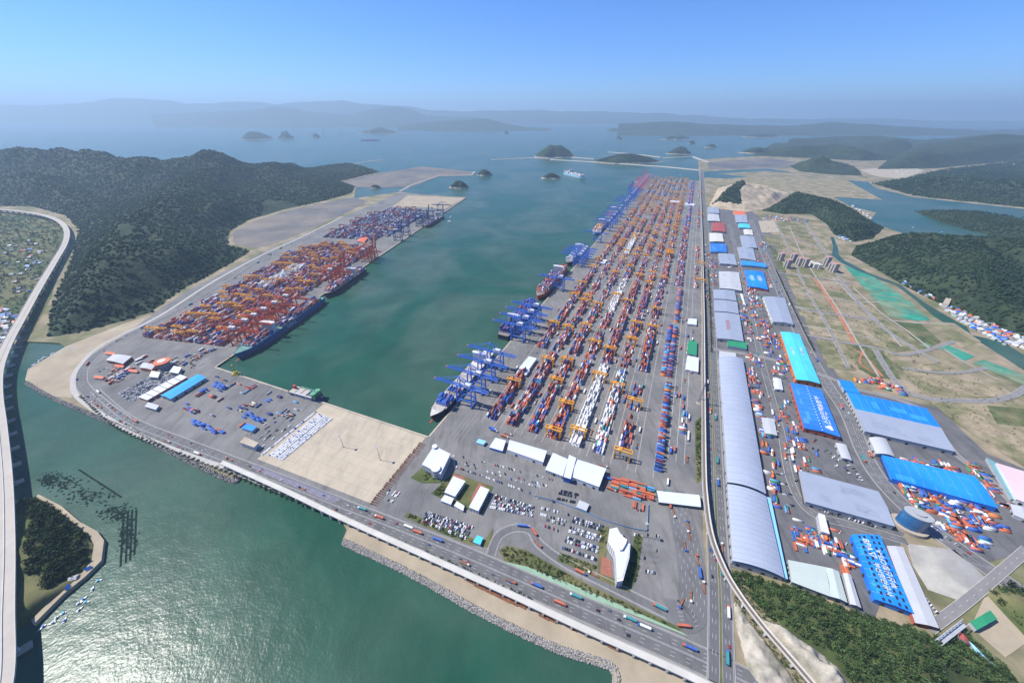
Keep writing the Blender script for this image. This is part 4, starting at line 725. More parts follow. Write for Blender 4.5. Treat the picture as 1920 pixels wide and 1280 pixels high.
s_, b_ = rship(618, 905, True); ship('container_ship', 'orange red hulled container ship fully stacked with mixed boxes', 'ship', s_, b_, 38, 15, hred, bootr, .25, MIX, lambda s: 4)
s_, b_ = rship(945, 1170, True); ship('container_ship', 'dark ship with red waterline and grey and white boxes', 'ship', s_, b_, 34, 14, black, bootr, .25, [('white', 45), ('grey', 40), ('blue', 15)], lambda s: 3)
s_, b_ = rship(1400, 1640, True); ship('container_ship', 'grey container ship with cream deck and few orange boxes', 'ship', s_, b_, 38, 15, hgrey, black, .3, [('orange', 50), ('cream', 50)], lambda s: 1.3, hatch=pdeck)
s_, b_ = rship(1700, 1960, True); ship('container_ship', 'container ship with white deckhouse in the far berths', 'ship', s_, b_, 36, 14, black, bootr, .3, MIX, lambda s: 3)
s_, b_ = rship(2640, 2950, True); ship('container_ship', 'container ship berthed under the pink cranes', 'ship', s_, b_, 36, 14, black, bootr, .3, MIX, lambda s: 3)
ship('container_ship', 'long dark blue hulled container ship lettered OOCL under the orange cranes', 'ship', LW(362, -22), LW(35, -22), 40, 16, hblue, bootr, .64, FARMIX + [('orange red', 25)], lambda s: 2.4, text=('OOCL', 13, paint, .48), hatch=M('deck_bluegreen', (.13, .27, .24), .8, .15, .1))
ship('container_ship', 'dark container ship with white bridge behind the long blue hulled one', 'ship', LW(620, -20), LW(385, -20), 36, 14, black, bootr, .3, REDMIX, lambda s: 3.2)
ship('container_ship', 'small dark ship with pale deck at the far left quay', 'ship', LW(1470, -18), LW(1235, -18), 32, 12, black, bootr, .2, FARMIX, lambda s: 1.4, hatch=pdeck)
ship('container_ship', 'loaded container ship with light blue hull sailing past the wooded islet', 'ship', G(1059, 327, SEA), G(1098, 336, SEA), 45, 18, lblue, bootr, .3, [('white', 40), ('grey', 30), ('navy', 20), ('maroon', 10)], lambda s: 4, sup_h=34)
ship('container_ship', 'distant container ship sailing in the outer bay', 'ship', G(711, 264, SEA), G(676, 264, SEA), 45, 16, hblue, bootr, .3, FARMIX, lambda s: 3)
s_, b_ = G(548, 735, SEA), G(608, 752, SEA)
fe = ship('ferry', 'green decked ferry with navy side lettered PanStar Ferry at the pier', 'ferry', s_, b_, 22, 9, M('ferry_navy', (.03, .05, .16), .5, .1, .1), white, .80, [('brick red', 100)], lambda s: 0, sup_h=11, supmat=hgreen, hatch=M('ferry_deck', (.16, .14, .13), .8, .2, .1), text=('PanStar Ferry', 8, paint, .5), bulb=False)
Lf = math.hypot(b_[0] - s_[0], b_[1] - s_[1])
for sd in (-1, 1): MB().box((Lf * .5, sd * 10, 11), (Lf * .55, 1.6, 3)).build('side_house', white if sd < 0 else hgreen, fe)
MB().box((8, 4, 13), (6, 5, 9)).build('stern_house', bootr, fe)
# ---------------------------------------------------------------- buildings
PATCH = {k: M('patch_' + k, v, .6, .08, .05) for k, v in {'roof_blue': (.06, .26, .74), 'roof_bright_blue': (.03, .30, .86), 'roof_grey': (.27, .31, .38), 'roof_pale_grey': (.42, .43, .44), 'roof_pale_green': (.42, .48, .44), 'roof_cyan': (.10, .60, .82), 'roof_white': (.68, .71, .76)}.items()}
CEN = lambda W: (sum(p[0] for p in W) / 4, sum(p[1] for p in W) / 4)
def bld(name, lab, cat, quad, h, roofm, wallm, kind='gable', rise=3.0, along='AD', seams=0, seamm=None, vents=0, doors=0, wins=0, skyl=0, roof2=None, over=.8):
    """quad: near-left, near-right, far-right, far-left eave corners as photo pixels at height h"""
    h = h * .65 if h > 6 else h; rise = rise * .8
    W = [Vector((*G(x, y, h), 0)) for x, y in quad]; c = sum(W, Vector()) / 4; t = thing(name, lab, cat, (c.x, c.y, 0)); W = [p - c for p in W]
    A, B, C, D = W; wl = MB(); wl.prism([(p.x, p.y) for p in W], .15, h - .05); wall = wl.build('wall', wallm, t)
    E = [p * (1 + over / max(p.length, 1)) for p in W]; A, B, C, D = E
    if along == 'AB': A, B, C, D = B, C, D, A
    n = {'gable': 2, 'arch': 12, 'flat': 1, 'shed': 1}[kind]
    def pt(s, f, dz=0.0):                      # s across (A-B), f along (A-D)
        p = (A + (B - A) * s) * (1 - f) + (D + (C - D) * s) * f
        z = h + dz + (rise * (1 - abs(2 * s - 1)) if kind == 'gable' else rise * (1 - (2 * s - 1) ** 2) if kind == 'arch' else rise * (1 - s) if kind == 'shed' else 0)
        return (p.x, p.y, z)
    def surf(nm, mt, s0=0.0, s1=1.0):
        m = MB(); S = [s0 + (s1 - s0) * i / n for i in range(n + 1)] if not (kind == 'gable' and (s0 > 0 or s1 < 1)) else [s0, s1]
        k = len(S); up = [pt(s, f, .45) for f in (0, 1) for s in S]; lo = [pt(s, f, 0) for f in (0, 1) for s in S]
        m.add(up + lo, [(i, i + 1, k + i + 1, k + i) for i in range(k - 1)] + [(2 * k + i + 1, 2 * k + i, 3 * k + i, 3 * k + i + 1) for i in range(k - 1)] + [(i + 1, i, 2 * k + i, 2 * k + i + 1) for i in range(k - 1)] + [(k + i, k + i + 1, 3 * k + i + 1, 3 * k + i) for i in range(k - 1)] + [(0, k, 3 * k, 2 * k), (2 * k - 1, k - 1, 3 * k - 1, 4 * k - 1)])
        return m.build(nm, mt, t)
    if roof2: rf = surf('roof', roofm, .5, 1); surf('roof', roof2, 0, .5)
    else: rf = surf('roof', roofm)
    if kind in ('gable', 'arch'):
        for f in (0.02, .98):
            m = MB(); S = [i / n for i in range(n + 1)]; m.add([pt(s, f, -.02) for s in S] + [(pt(0, f)[0], pt(0, f)[1], h - .5), (pt(1, f)[0], pt(1, f)[1], h - .5)], [tuple(range(n + 1)) + (n + 2, n + 1)]); m.build('gable_end', wallm, wall)
    for k in range(seams):
        f = (k + .5) / seams; m = MB(); S = [i / n for i in range(n + 1)]; d = .35 / max((D - A).length, 1)
        m.add([pt(s, f - d, .58) for s in S] + [pt(s, f + d, .58) for s in S], [(i, i + 1, n + 2 + i, n + 1 + i) for i in range(n)]); m.build('roof_seam', seamm or greyw, rf)
    vm = MB().box((0, 0, .4), (1.6, 1.6, 1.1)).mesh('roof_vent', white) if vents else None
    for k in range(vents): p = pt(.5, (k + .5) / vents, .5); mk('roof_vent', vm, rf, p)
    if skyl:
        for k in range(skyl):
            for s in (.2, .36, .62, .8):
                f0, f1 = (k + .2) / skyl, (k + .75) / skyl; m = MB(); m.add([pt(s, f0, .55), pt(s + .08, f0, .55), pt(s + .08, f1, .55), pt(s, f1, .55)], [(0, 1, 2, 3)]); m.build('solar_panel', M('solar_panel', (.03, .025, .04), .3, .1, .2), rf)
    Lr = (W[1] - W[0]).length * (W[2] - W[1]).length
    if Lr > 2500 and not seams:
        ns = 9
        for k in range(1, ns):
            f = k / ns; d_ = .12 / max((D - A).length, 1); m = MB(); S = [i / n for i in range(n + 1)]
            m.add([pt(s, f - d_, .5) for s in S] + [pt(s, f + d_, .5) for s in S], [(i, i + 1, n + 2 + i, n + 1 + i) for i in range(n)]); m.build('sheet_lap', greyw, rf)
        rq = random.Random(int(abs(c.x)))
        for k in range(7):
            s0 = rq.choice((.04, .54)) + rq.uniform(0, .2); s1 = s0 + rq.uniform(.06, .2); f0 = rq.uniform(.02, .75); f1 = f0 + rq.uniform(.06, .2); m = MB(); base = roofm if (s0 > .5 or not roof2) else roof2
            cc = [x for x in base.node_tree.nodes if x.type in ('VECT_MATH', 'MIX')]
            m.add([pt(s0, f0, .49), pt(s1, f0, .49), pt(s1, f1, .49), pt(s0, f1, .49)], [(0, 1, 2, 3)]); m.build('roof_patch', PATCH[base.name] if base.name in PATCH else base, rf)
    A, B, C, D = W
    def along_wall(P, Q, cnt, w_, hh, z, mt, nm):
        d = (Q - P); L = d.length; d.normalize(); nrm = Vector((d.y, -d.x, 0)); me = MB().box((0, 0, 0), (w_, .3, hh)).mesh(nm, mt)
        for i in range(cnt): q = P + d * (L * (i + .5) / cnt) + nrm * .05; mk(nm, me, wall, (q.x, q.y, z), math.atan2(d.y, d.x))
    if doors:
        along_wall(A, B, doors, 4, min(4.5, h * .6), .2 + min(4.5, h * .6) / 2, dark, 'loading_door'); along_wall(D, A, doors * 2, 4, min(4.5, h * .6), .2 + min(4.5, h * .6) / 2, dark, 'loading_door'); along_wall(B, C, doors * 2, 4, min(4.5, h * .6), .2 + min(4.5, h * .6) / 2, dark, 'loading_door')
    if wins:
        for fl in range(max(1, int(h // 3.6))):
            for P, Q in ((A, B), (B, C), (D, A)): along_wall(P, Q, max(3, int((Q - P).length / 4)), 2.4, 1.5, 2.2 + fl * 3.6, glass, 'window')
    return t, c, pt, rf
silver = M('roof_silver', (.40, .44, .52), .45, .06, .03, metal=.15); grey1 = M('roof_grey', (.30, .34, .41), .6, .06, .05); grey2 = M('roof_pale_grey', (.46, .47, .48), .7, .06, .05); cyan = M('roof_cyan', (.08, .55, .78), .5, .06, .03)
blue1 = M('roof_blue', (.03, .20, .68), .5, .08, .03, c2=(.02, .16, .58)); blue2 = M('roof_bright_blue', (.01, .20, .78), .5, .07, .02, c2=(.02, .28, .85)); mint = M('roof_pale_green', (.46, .52, .47), .7, .05, .05); oran = M('wall_orange', (.60, .17, .05), .7, .1, .1); redr = M('roof_red', (.36, .08, .07), .6, .1, .05); pinkr = M('roof_pink', (.72, .52, .52), .6, .05, .05); tealr = M('roof_green', (.03, .25, .12), .6, .1, .1); whr = M('roof_white', (.60, .63, .68), .55, .05, .05); orr = M('roof_orange', (.70, .16, .06), .6, .1, .1)
bld('warehouse', 'long silver arched roof warehouse with dark seams beside the avenue, upper half', 'warehouse', [(1364, 903), (1436, 925), (1393, 673), (1348, 670)], 14, silver, greyw, 'arch', 6, seams=26, seamm=grey1, doors=4)
bld('warehouse', 'silver arched roof warehouse with seams next to the wooded slope', 'warehouse', [(1374, 1050), (1470, 1082), (1436, 931), (1364, 908)], 14, silver, greyw, 'arch', 6, seams=15, seamm=grey1, doors=4)
bld('canopy', 'narrow light blue lean-to along the silver arched warehouse', 'canopy', [(1471, 1083), (1477, 1084), (1445, 934), (1438, 932)], 9, M('roof_sky', (.25, .55, .85), .5, .05, .05), greyw, 'flat')
bld('office', 'small grey flat roofed office at the end of the long silver warehouse', 'office', [(1349, 671), (1380, 674), (1379, 662), (1349, 658)], 16, grey2, greyw, 'flat', wins=1)
t, c, pt, rf = bld('warehouse', 'grey ribbed roof warehouse with red lettering beside the avenue', 'warehouse', [(1345, 634), (1394, 640), (1386, 590), (1340, 585)], 13, grey1, greyw, 'gable', 2.5, seams=16, seamm=silver, doors=3)
RZD = RZU + math.pi
text_mesh('◎인터로지스', 11, M('lettering_red', (.40, .09, .10), .7, .05, .1), 'roof_lettering', t, (-3, 0, 8.45 + 2.6), (0, 0, RZD))
bld('warehouse', 'grey ribbed roof warehouse, middle one of three beside the avenue', 'warehouse', [(1340, 583), (1385, 588), (1382, 566), (1339, 562)], 13, grey1, greyw, 'gable', 2.5, seams=7, seamm=silver, doors=2)
bld('warehouse', 'grey ribbed roof warehouse farthest from the green roofed office', 'warehouse', [(1339, 560), (1381, 564), (1377, 545), (1338, 543)], 13, grey1, greyw, 'gable', 2.5, seams=7, seamm=silver, doors=2)
bld('office', 'low office with green roof and navy glass below the red lettered warehouse', 'office', [(1364, 648), (1400, 654), (1399, 642), (1365, 637)], 10, tealr, white, 'flat', wins=1)
bld('warehouse', 'grey gable warehouse with orange trim beside the logistics road', 'warehouse', [(1449, 603), (1488, 608), (1471, 559), (1431, 556)], 13, grey1, offw, 'gable', 3, seams=14, seamm=silver, doors=3)
t, c, pt, rf = bld('warehouse', 'cyan roofed warehouse with orange walls and white roof lettering', 'warehouse', [(1493, 711), (1538, 719), (1499, 627), (1463, 622)], 15, cyan, oran, 'gable', 3, vents=0, doors=3)
D1 = math.atan2(*(lambda a, b: (b[1] - a[1], b[0] - a[0]))(G(1480, 665), G(1500, 712)))
for s, f, rz in ((.27, .62, D1), (.74, .52, D1 + math.pi)):
    p = pt(s, f, .7); text_mesh('S', 12, paint, 'roof_lettering', t, p, (0, 0, rz)); d = Vector((math.cos(rz), math.sin(rz), 0))
    q = Vector(p) + d * 9; text_mesh('W', 10, M('lettering_tan', (.5, .36, .22), .7, .05, .1), 'roof_lettering', t, q, (0, 0, rz)); q = Vector(p) + d * 22; text_mesh('ANG', 10, paint, 'roof_lettering', t, q, (0, 0, rz))
t, c, pt, rf = bld('warehouse', 'blue roofed warehouse with large white Korean lettering and a ridge of vents', 'warehouse', [(1508, 802), (1576, 819), (1540, 731), (1482, 718)], 14, blue1, M('wall_brick', (.40, .10, .06), .8, .1, .1), 'gable', 3, vents=17, doors=4)
D2 = math.atan2(*(lambda a, b: (b[1] - a[1], b[0] - a[0]))(G(1562, 806), G(1532, 742)))
text_mesh('♣스타인벡&동부', 13.5, paint, 'roof_lettering', t, Vector(pt(.74, .42, .9)), (R(-4) * 0, 0, D2), 1.05)
bld('warehouse', 'large plain grey roofed warehouse between the service road and the round glass tower', 'warehouse', [(1511, 940), (1677, 986), (1646, 921), (1499, 882)], 14, grey1, greyw, 'gable', 3, along='AB', doors=6)
bld('warehouse', 'wide warehouse with half blue and half grey roof beside the fields', 'warehouse', [(1622, 808), (1790, 846), (1737, 766), (1587, 734)], 14, blue2, greyw, 'gable', 3, along='AB', roof2=grey1, doors=5)
bld('shed', 'small bright blue shed, upper of two by the half blue warehouse', 'shed', [(1577, 722), (1604, 728), (1597, 716), (1572, 711)], 10, blue2, greyw, 'gable', 2, along='AB')
bld('shed', 'small bright blue shed, lower of two by the half blue warehouse', 'shed', [(1583, 732), (1612, 738), (1605, 729), (1578, 723)], 10, blue2, greyw, 'gable', 2, along='AB')
bld('warehouse', 'wide bright blue roofed warehouse facing the orange container yard', 'warehouse', [(1673, 897), (1870, 952), (1827, 893), (1654, 853)], 14, blue2, blue1, 'gable', 3, along='AB', doors=5)
bld('shed', 'grey arched shed between the two wide blue warehouses', 'shed', [(1643, 850), (1677, 856), (1661, 823), (1630, 821)], 11, grey2, greyw, 'arch', 4, doors=1)
t, c, pt, rf = bld('warehouse', 'blue solar panelled warehouse lettered BPA on its roof', 'warehouse', [(1641, 1122), (1712, 1148), (1650, 1004), (1597, 1003)], 13, blue2, blue1, 'gable', 2, skyl=12, doors=2)
D3 = math.atan2(*(lambda a, b: (b[1] - a[1], b[0] - a[0]))(G(1625, 1020), G(1665, 1110)))
text_mesh('BPA▽', 10, paint, 'roof_lettering', t, pt(.40, .78, .9), (0, 0, D3)); text_mesh('부산항만공사', 7.5, paint, 'roof_lettering', t, pt(.44, .33, .9), (0, 0, D3)); text_mesh('부산신항CFS-A', 8, paint, 'roof_lettering', t, pt(.72, .5, .9), (0, 0, D3 + math.pi))
bld('warehouse', 'long plain pale grey roofed warehouse beside the solar panelled blue one', 'warehouse', [(1716, 1166), (1760, 1176), (1693, 1026), (1663, 1024)], 10, grey2, M('wall_brick', (0, 0, 0)), 'gable', 1.5, doors=2)
bld('warehouse', 'pale green roofed warehouse at the edge of the wooded slope', 'warehouse', [(1485, 1090), (1556, 1117), (1546, 1063), (1478, 1050)], 12, mint, greyw, 'gable', 2, along='AB', doors=2)
bld('warehouse', 'narrower pale green warehouse adjoining the larger pale green one', 'warehouse', [(1558, 1117), (1588, 1128), (1572, 1072), (1548, 1064)], 12, mint, greyw, 'gable', 2, doors=1)
bld('shed', 'narrow grey roofed shed beside the pale green warehouses', 'shed', [(1594, 1131), (1614, 1138), (1595, 1078), (1581, 1075)], 10, grey2, greyw, 'gable', 2)
bld('warehouse', 'pink roofed warehouse behind the truck park', 'warehouse', [(1905, 935), (1985, 965), (1940, 890), (1868, 868)], 13, pinkr, white, 'gable', 3, along='AB', doors=3)
bld('canopy', 'long teal canopy in front of the pink roofed warehouse', 'canopy', [(1896, 935), (1905, 937), (1868, 868), (1850, 858)], 8, M('roof_teal', (.16, .33, .36), .6, .1, .1), greyw, 'flat')
for lab, q, h, rm, kd in (('small white roofed shed by the service road near the cyan warehouse', [(1453, 729), (1468, 731), (1464, 711), (1450, 708)], 8, whr, 'gable'), ('small grey and blue shed beside the service road', [(1434, 812), (1457, 816), (1451, 786), (1428, 783)], 9, grey2, 'gable'), ('grey shed with red trim on the open lot beside the logistics road', [(1579, 858), (1597, 863), (1586, 834), (1567, 831)], 9, grey2, 'arch'), ('tall white office between the container stacks and the grey warehouse', [(1541, 995), (1555, 1000), (1546, 966), (1535, 962)], 16, white, 'flat'), ('blue roofed hut behind the rail cutting yard', [(1830, 1220), (1862, 1244), (1836, 1222), (1818, 1203)], 6, M('roof_sky', (0, 0, 0)), 'gable'), ('brown roofed hut beside the steel conveyor', [(1800, 1196), (1817, 1207), (1812, 1195), (1798, 1185)], 6, redr, 'gable'), ('green roofed workshop in the dirt yard', [(1832, 1180), (1868, 1160), (1856, 1144), (1820, 1165)], 9, tealr, 'gable'),
    ('grey roofed shed by the pink warehouse', [(1902, 965), (1945, 985), (1930, 955), (1895, 945)], 8, grey2, 'gable'), ('long pale shed beside the ribbed warehouses', [(1394, 570), (1398, 572), (1393, 552), (1388, 551)], 7, whr, 'gable')):
    bld('shed' if 'shed' in lab else 'office' if 'office' in lab else 'hut' if 'hut' in lab else 'workshop', lab, 'building', q, h, rm, greyw if 'white' not in lab else white, kd, 1.5, wins=1 if 'office' in lab else 0, doors=1 if 'shed' in lab else 0)
for lab, q, rm in (('grey roofed warehouse with orange edge nearest the quarried hill', [(1327, 400), (1349, 400), (1347, 389), (1327, 388)], grey1), ('grey arched warehouse second from the quarried hill', [(1327, 414), (1350, 415), (1347, 402), (1327, 401)], grey2), ('red roofed warehouse beside the avenue', [(1334, 433), (1361, 435), (1358, 418), (1336, 417)], redr), ('cream roofed warehouse below the red roofed one', [(1331, 453), (1357, 453), (1354, 438), (1330, 437)], M('roof_cream', (.6, .58, .5), .7, .05, .1)), ('mid blue roofed warehouse beside the avenue', [(1332, 472), (1363, 473), (1361, 458), (1332, 456)], blue1), ('grey blue warehouse below the mid blue one', [(1350, 494), (1382, 497), (1377, 477), (1347, 475)], grey1), ('large pale grey warehouse above the three ribbed ones', [(1350, 540), (1391, 545), (1385, 511), (1348, 509)], grey2),
    ('orange roofed warehouse by the red containers', [(1377, 403), (1399, 403), (1396, 396), (1375, 396)], orr), ('grey warehouse below the orange roofed one', [(1381, 417), (1402, 418), (1400, 403), (1378, 403)], grey1), ('sky blue roofed shed in the second warehouse row', [(1386, 427), (1407, 428), (1404, 420), (1384, 419)], cyan), ('beige roofed shed in the second warehouse row', [(1396, 440), (1412, 441), (1410, 431), (1394, 430)], M('roof_cream', (0, 0, 0))), ('grey warehouse with orange patch in the second row', [(1393, 464), (1420, 465), (1413, 443), (1388, 442)], grey1), ('grey warehouse with green gable edge', [(1388, 484), (1418, 489), (1412, 466), (1383, 463)], grey1), ('long bright blue shed above the lettered blue warehouse', [(1390, 497), (1437, 501), (1435, 494), (1389, 489)], blue2)):
    bld('warehouse', lab, 'warehouse', q, 11, rm, greyw, 'gable', 2, doors=1)
t, c, pt, rf = bld('warehouse', 'blue roofed warehouse with two columns of white Korean lettering', 'warehouse', [(1402, 537), (1440, 543), (1431, 510), (1395, 507)], 12, blue2, M('wall_brick', (0, 0, 0)), 'gable', 2.5, doors=2)
for s in (.3, .7): text_mesh('동방물류', 13, paint, 'roof_lettering', t, pt(s, .55, .9), (0, 0, RZD))
# terminal buildings
bld('workshop', 'white maintenance workshop with blue doors below the container blocks', 'workshop', [(952, 843), (1018, 866), (1025, 845), (956, 825)], 14, whr, white, 'gable', 2, along='AB', doors=2)
bld('shed', 'small white square roofed wash shed beside the workshop', 'shed', [(918, 838), (942, 845), (948, 826), (929, 821)], 9, whr, blue1, 'flat')
bld('hut', 'white fuel station with blue roof panel beside the wash shed', 'hut', [(893, 829), (906, 833), (911, 827), (898, 823)], 5, M('roof_sky', (0, 0, 0)), white, 'flat')
bld('freight_station', 'large white container freight station, right hand hall', 'warehouse', [(1071, 893), (1123, 912), (1136, 878), (1081, 861)], 15, whr, white, 'gable', 2, along='AB', doors=3, vents=0)
bld('freight_station', 'lower white wing of the container freight station', 'warehouse', [(1023, 880), (1055, 892), (1064, 861), (1037, 849)], 12, whr, white, 'flat', wins=1, doors=1)
bld('freight_station', 'taller narrow white bay between the wings of the freight station', 'warehouse', [(1057, 893), (1070, 897), (1080, 859), (1067, 853)], 19, whr, M('wall_blue', (.05, .12, .4), .7, .1, .1), 'flat')
t, c, pt, rf = bld('toll_gate', 'white truck gate canopy spanning the terminal entrance lanes', 'gate', [(1236, 941), (1313, 950), (1310, 928), (1232, 920)], 9, whr, glass, 'arch', 2, along='AB')
t, c, pt, rf = bld('admin_building', 'white terminal office with two round towers beside the concrete apron', 'office', [(792, 870), (826, 888), (844, 851), (814, 836)], 24, whr, white, 'flat', wins=1)
for px, r_, hh in (((815, 837), 4, 27), ((817, 878), 6.5, 27)):
    hh = 18; p = G3(*px, hh) - Vector((c.x, c.y, 0)); o = MB().cyl((p.x, p.y, .2), r_, hh, 20).cyl((p.x, p.y, hh + .2), r_ * 1.12, 1.2, 20).build('round_tower', white, t)
    for k in range(4): MB().cyl((p.x, p.y, 3 + 3.8 * k), r_ + .12, 1.3, 20).build('window_band', glass, o)
bld('dormitory', 'white flat roofed block with red paving on its left side', 'building', [(834, 922), (853, 930), (872, 902), (850, 893)], 13, whr, white, 'flat', wins=1)
bld('dormitory', 'small white annex in front of the white flat roofed block', 'building', [(827, 938), (845, 945), (850, 934), (834, 928)], 9, whr, white, 'flat', wins=1)
bld('dormitory', 'white flat roofed block with red paving between the hedges', 'building', [(880, 950), (897, 957), (917, 918), (901, 912)], 13, whr, white, 'flat', wins=1)
bld('guard_house', 'small white gatehouse between the two white blocks', 'hut', [(852, 948), (868, 957), (870, 948), (857, 940)], 7, whr, white, 'flat', wins=1)
for lab, q, h in (('white roofed substation hall beside the viaduct', [(1285, 692), (1309, 697), (1310, 671), (1289, 667)], 10), ('green and cream roofed plant building beside the viaduct', [(1288, 662), (1306, 666), (1307, 641), (1291, 638)], 8), ('white canopy near the gantry rows beside the avenue', [(1289, 607), (1306, 609), (1306, 598), (1291, 597)], 8), ('white workshop at the end of the first container column', [(973, 690), (989, 696), (1006, 672), (992, 668)], 11), ('small white annex of the quay workshop', [(977, 699), (986, 703), (993, 694), (984, 690)], 10), ('long white shed across the yard in the far rows', [(1257, 379), (1275, 380), (1275, 376), (1257, 376)], 10), ('white canopy at the far rows near the avenue', [(1284, 384), (1302, 386), (1302, 382), (1284, 380)], 10), ('white shed at the quay beside the far cranes', [(1118, 492), (1134, 494), (1138, 487), (1122, 485)], 10), ('grey parts shed beside the blue fence', [(1081, 950), (1099, 957), (1104, 945), (1087, 938)], 7)):
    bld('shed', lab, 'building', q, h, tealr if 'green' in lab else grey2 if 'grey' in lab else whr, white, 'flat', wins=0, doors=1)
# hotel-like angled office
fp = [(1143, 991), (1157, 988), (1165, 1003), (1182, 1020), (1180, 1045), (1168, 1088), (1157, 1090), (1155, 1050), (1153, 1035), (1140, 1015)]
hh = 15; P = [G(x, y, hh) for x, y in fp]; cx, cy = sum(p[0] for p in P) / len(P), sum(p[1] for p in P) / len(P)
t = thing('office_block', 'tall white angular office building with curved end beside the car park', 'office', (cx, cy, 0)); P = [(p[0] - cx, p[1] - cy) for p in P]
wl = MB().prism(P, .1, hh).build('wall', white, t); MB().prism([(x * .9, y * .9) for x, y in P], hh + .02, hh + .5).build('roof', whr, t); MB().prism([(x * .45 + 6, y * .3 + 10) for x, y in P], hh + .4, hh + 3.5).build('roof_house', white, t)
if sum(a[0] * b[1] - b[0] * a[1] for a, b in zip(P, P[1:] + P[:1])) < 0: P = P[::-1]
wme = MB().box((0, 0, 0), (1.9, .25, 1.5)).mesh('window', glass)
for a, b in zip(P, P[1:] + P[:1]):
    L = math.hypot(b[0] - a[0], b[1] - a[1]); k = int(L / 3.2)
    for fl in range(4):
        for i in range(k): f = (i + .5) / k; mk('window', wme, wl, (a[0] + (b[0] - a[0]) * f, a[1] + (b[1] - a[1]) * f, 3 + 3.6 * fl), math.atan2(b[1] - a[1], b[0] - a[0]))
# round glass tower on a wide plinth
c0 = Vector((*G(1723, 964, 29), 0)); t = thing('glass_tower', 'oval tower with blue glass front and stone back on a curved plinth', 'tower', (c0.x, c0.y, 0))
def oval(a, b, n=28, rot=-.65): return [(a * math.cos(6.2832 * i / n) * math.cos(rot) - b * math.sin(6.2832 * i / n) * math.sin(rot), a * math.cos(6.2832 * i / n) * math.sin(rot) + b * math.sin(6.2832 * i / n) * math.cos(rot)) for i in range(n)]
MB().prism(oval(21, 15), .1, 5).build('plinth', M('plinth_stone', (.40, .34, .26), .8, .1, .1), t)
O = oval(15, 10); body = MB().prism(O, 4.9, 29).build('wall', M('tower_stone', (.34, .33, .31), .7, .1, .1), t); MB().prism(oval(15.4, 10.4), 29, 30).build('roof', greyw, t); MB().prism(oval(7, 4.5), 30, 32).build('roof_house', greyw, t)
for fl in range(7):
    for i in range(28):
        a, b = O[i], O[(i + 1) % 28]; mx, my = (a[0] + b[0]) / 2, (a[1] + b[1]) / 2; front = mx < 1 or my > 3
        MB().box((mx, my, 7 + fl * 3.5), (math.hypot(b[0] - a[0], b[1] - a[1]) * (.96 if front else .4), .5, 3.1 if front else 1.6), math.atan2(b[1] - a[1], b[0] - a[0])).build('pane', M('tower_glass', (.02, .13, .30), .1, .2, .1, spec=.7), body)
# left terminal buildings
bld('warehouse', 'long bright blue curved roof shed on the general cargo pier', 'shed', [(302, 741), (320, 748), (386, 708), (370, 702)], 11, M('roof_azure', (.02, .33, .75), .5, .06, .05), greyw, 'gable', 3, doors=2)
for k in range(6):
    a = [(260, 744), (276, 750), (352, 706), (340, 701)]; f0, f1 = k / 6, (k + .86) / 6
    L_ = lambda p, q, f: (p[0] + (q[0] - p[0]) * f, p[1] + (q[1] - p[1]) * f)
    bld('shed', '%s white roofed bay with red trim from the shore road, beside the blue shed' % NTH[k], 'shed', [L_(a[0], a[3], f0), L_(a[1], a[2], f0), L_(a[1], a[2], f1), L_(a[0], a[3], f1)], 9 + .8 * (k % 2), whr, redr, 'flat')
bld('terminal_hall', 'grey roofed hall with red trim inside the curved ring road', 'building', [(199, 675), (230, 682), (247, 668), (213, 664)], 12, grey2, redr, 'gable', 2, doors=2)
bld('terminal_hall', 'grey roofed hall with orange edge beside the round orange tower', 'building', [(262, 689), (284, 693), (292, 684), (268, 680)], 12, grey2, orr, 'gable', 2)
q = G(303, 677, 17); t = thing('round_building', 'round office tower with orange ring roof inside the ring road', 'tower', (q[0], q[1], 0)); MB().cyl((0, 0, .1), 12, 15, 24).build('wall', greyw, t); MB().cyl((0, 0, 15.1), 15.5, 2.0, 28).build('ring_roof', orr, t); MB().cyl((0, 0, 17), 8, 1.4, 20).build('roof_house', white, t)
for k in range(3): MB().cyl((0, 0, 3 + 4.2 * k), 12.12, 1.7, 24).build('window_band', glass, t)
bld('office', 'small white office with blue roof panel beside the round tower', 'office', [(318, 697), (334, 700), (340, 689), (326, 686)], 12, whr, greyw, 'flat', wins=1)
bld('office', 'curved fronted grey office by the crowded lorry park', 'office', [(280, 706), (296, 708), (300, 698), (284, 695)], 10, offw, greyw, 'flat', wins=1)
bld('office', 'low grey gate office near the shore road and the blue shed', 'office', [(272, 762), (292, 768), (298, 760), (278, 754)], 6, grey2, greyw, 'flat', wins=1)
bld('office', 'cream customs office among shrubs beside the concrete apron', 'office', [(450, 829), (476, 838), (484, 830), (460, 819)], 16, conc, white, 'flat', wins=1)
bld('shed', 'small blue canopy shed near the customs office', 'shed', [(453, 802), (472, 808), (481, 800), (463, 794)], 6, blue2, greyw, 'flat')
for k, (x, y) in enumerate(((205, 661), (222, 685), (248, 694), (184, 706))): bld('hut', 'low orange roofed canopy in the ring road yard, %s of four' % NTH[k], 'hut', [(x - 8, y + 2), (x + 8, y + 4), (x + 10, y), (x - 5, y - 2)], 4, orr, greyw, 'flat')
bld('hut', 'small white roadside kiosk with sky blue roof at the car park exit', 'hut', [(888, 1015), (900, 1020), (905, 1008), (895, 1004)], 5, cyan, white, 'flat')
bld('shed', 'orange gabled shed between the left container terminals', 'shed', [(668, 452), (682, 455), (690, 446), (678, 444)], 10, orr, greyw, 'gable', 3)
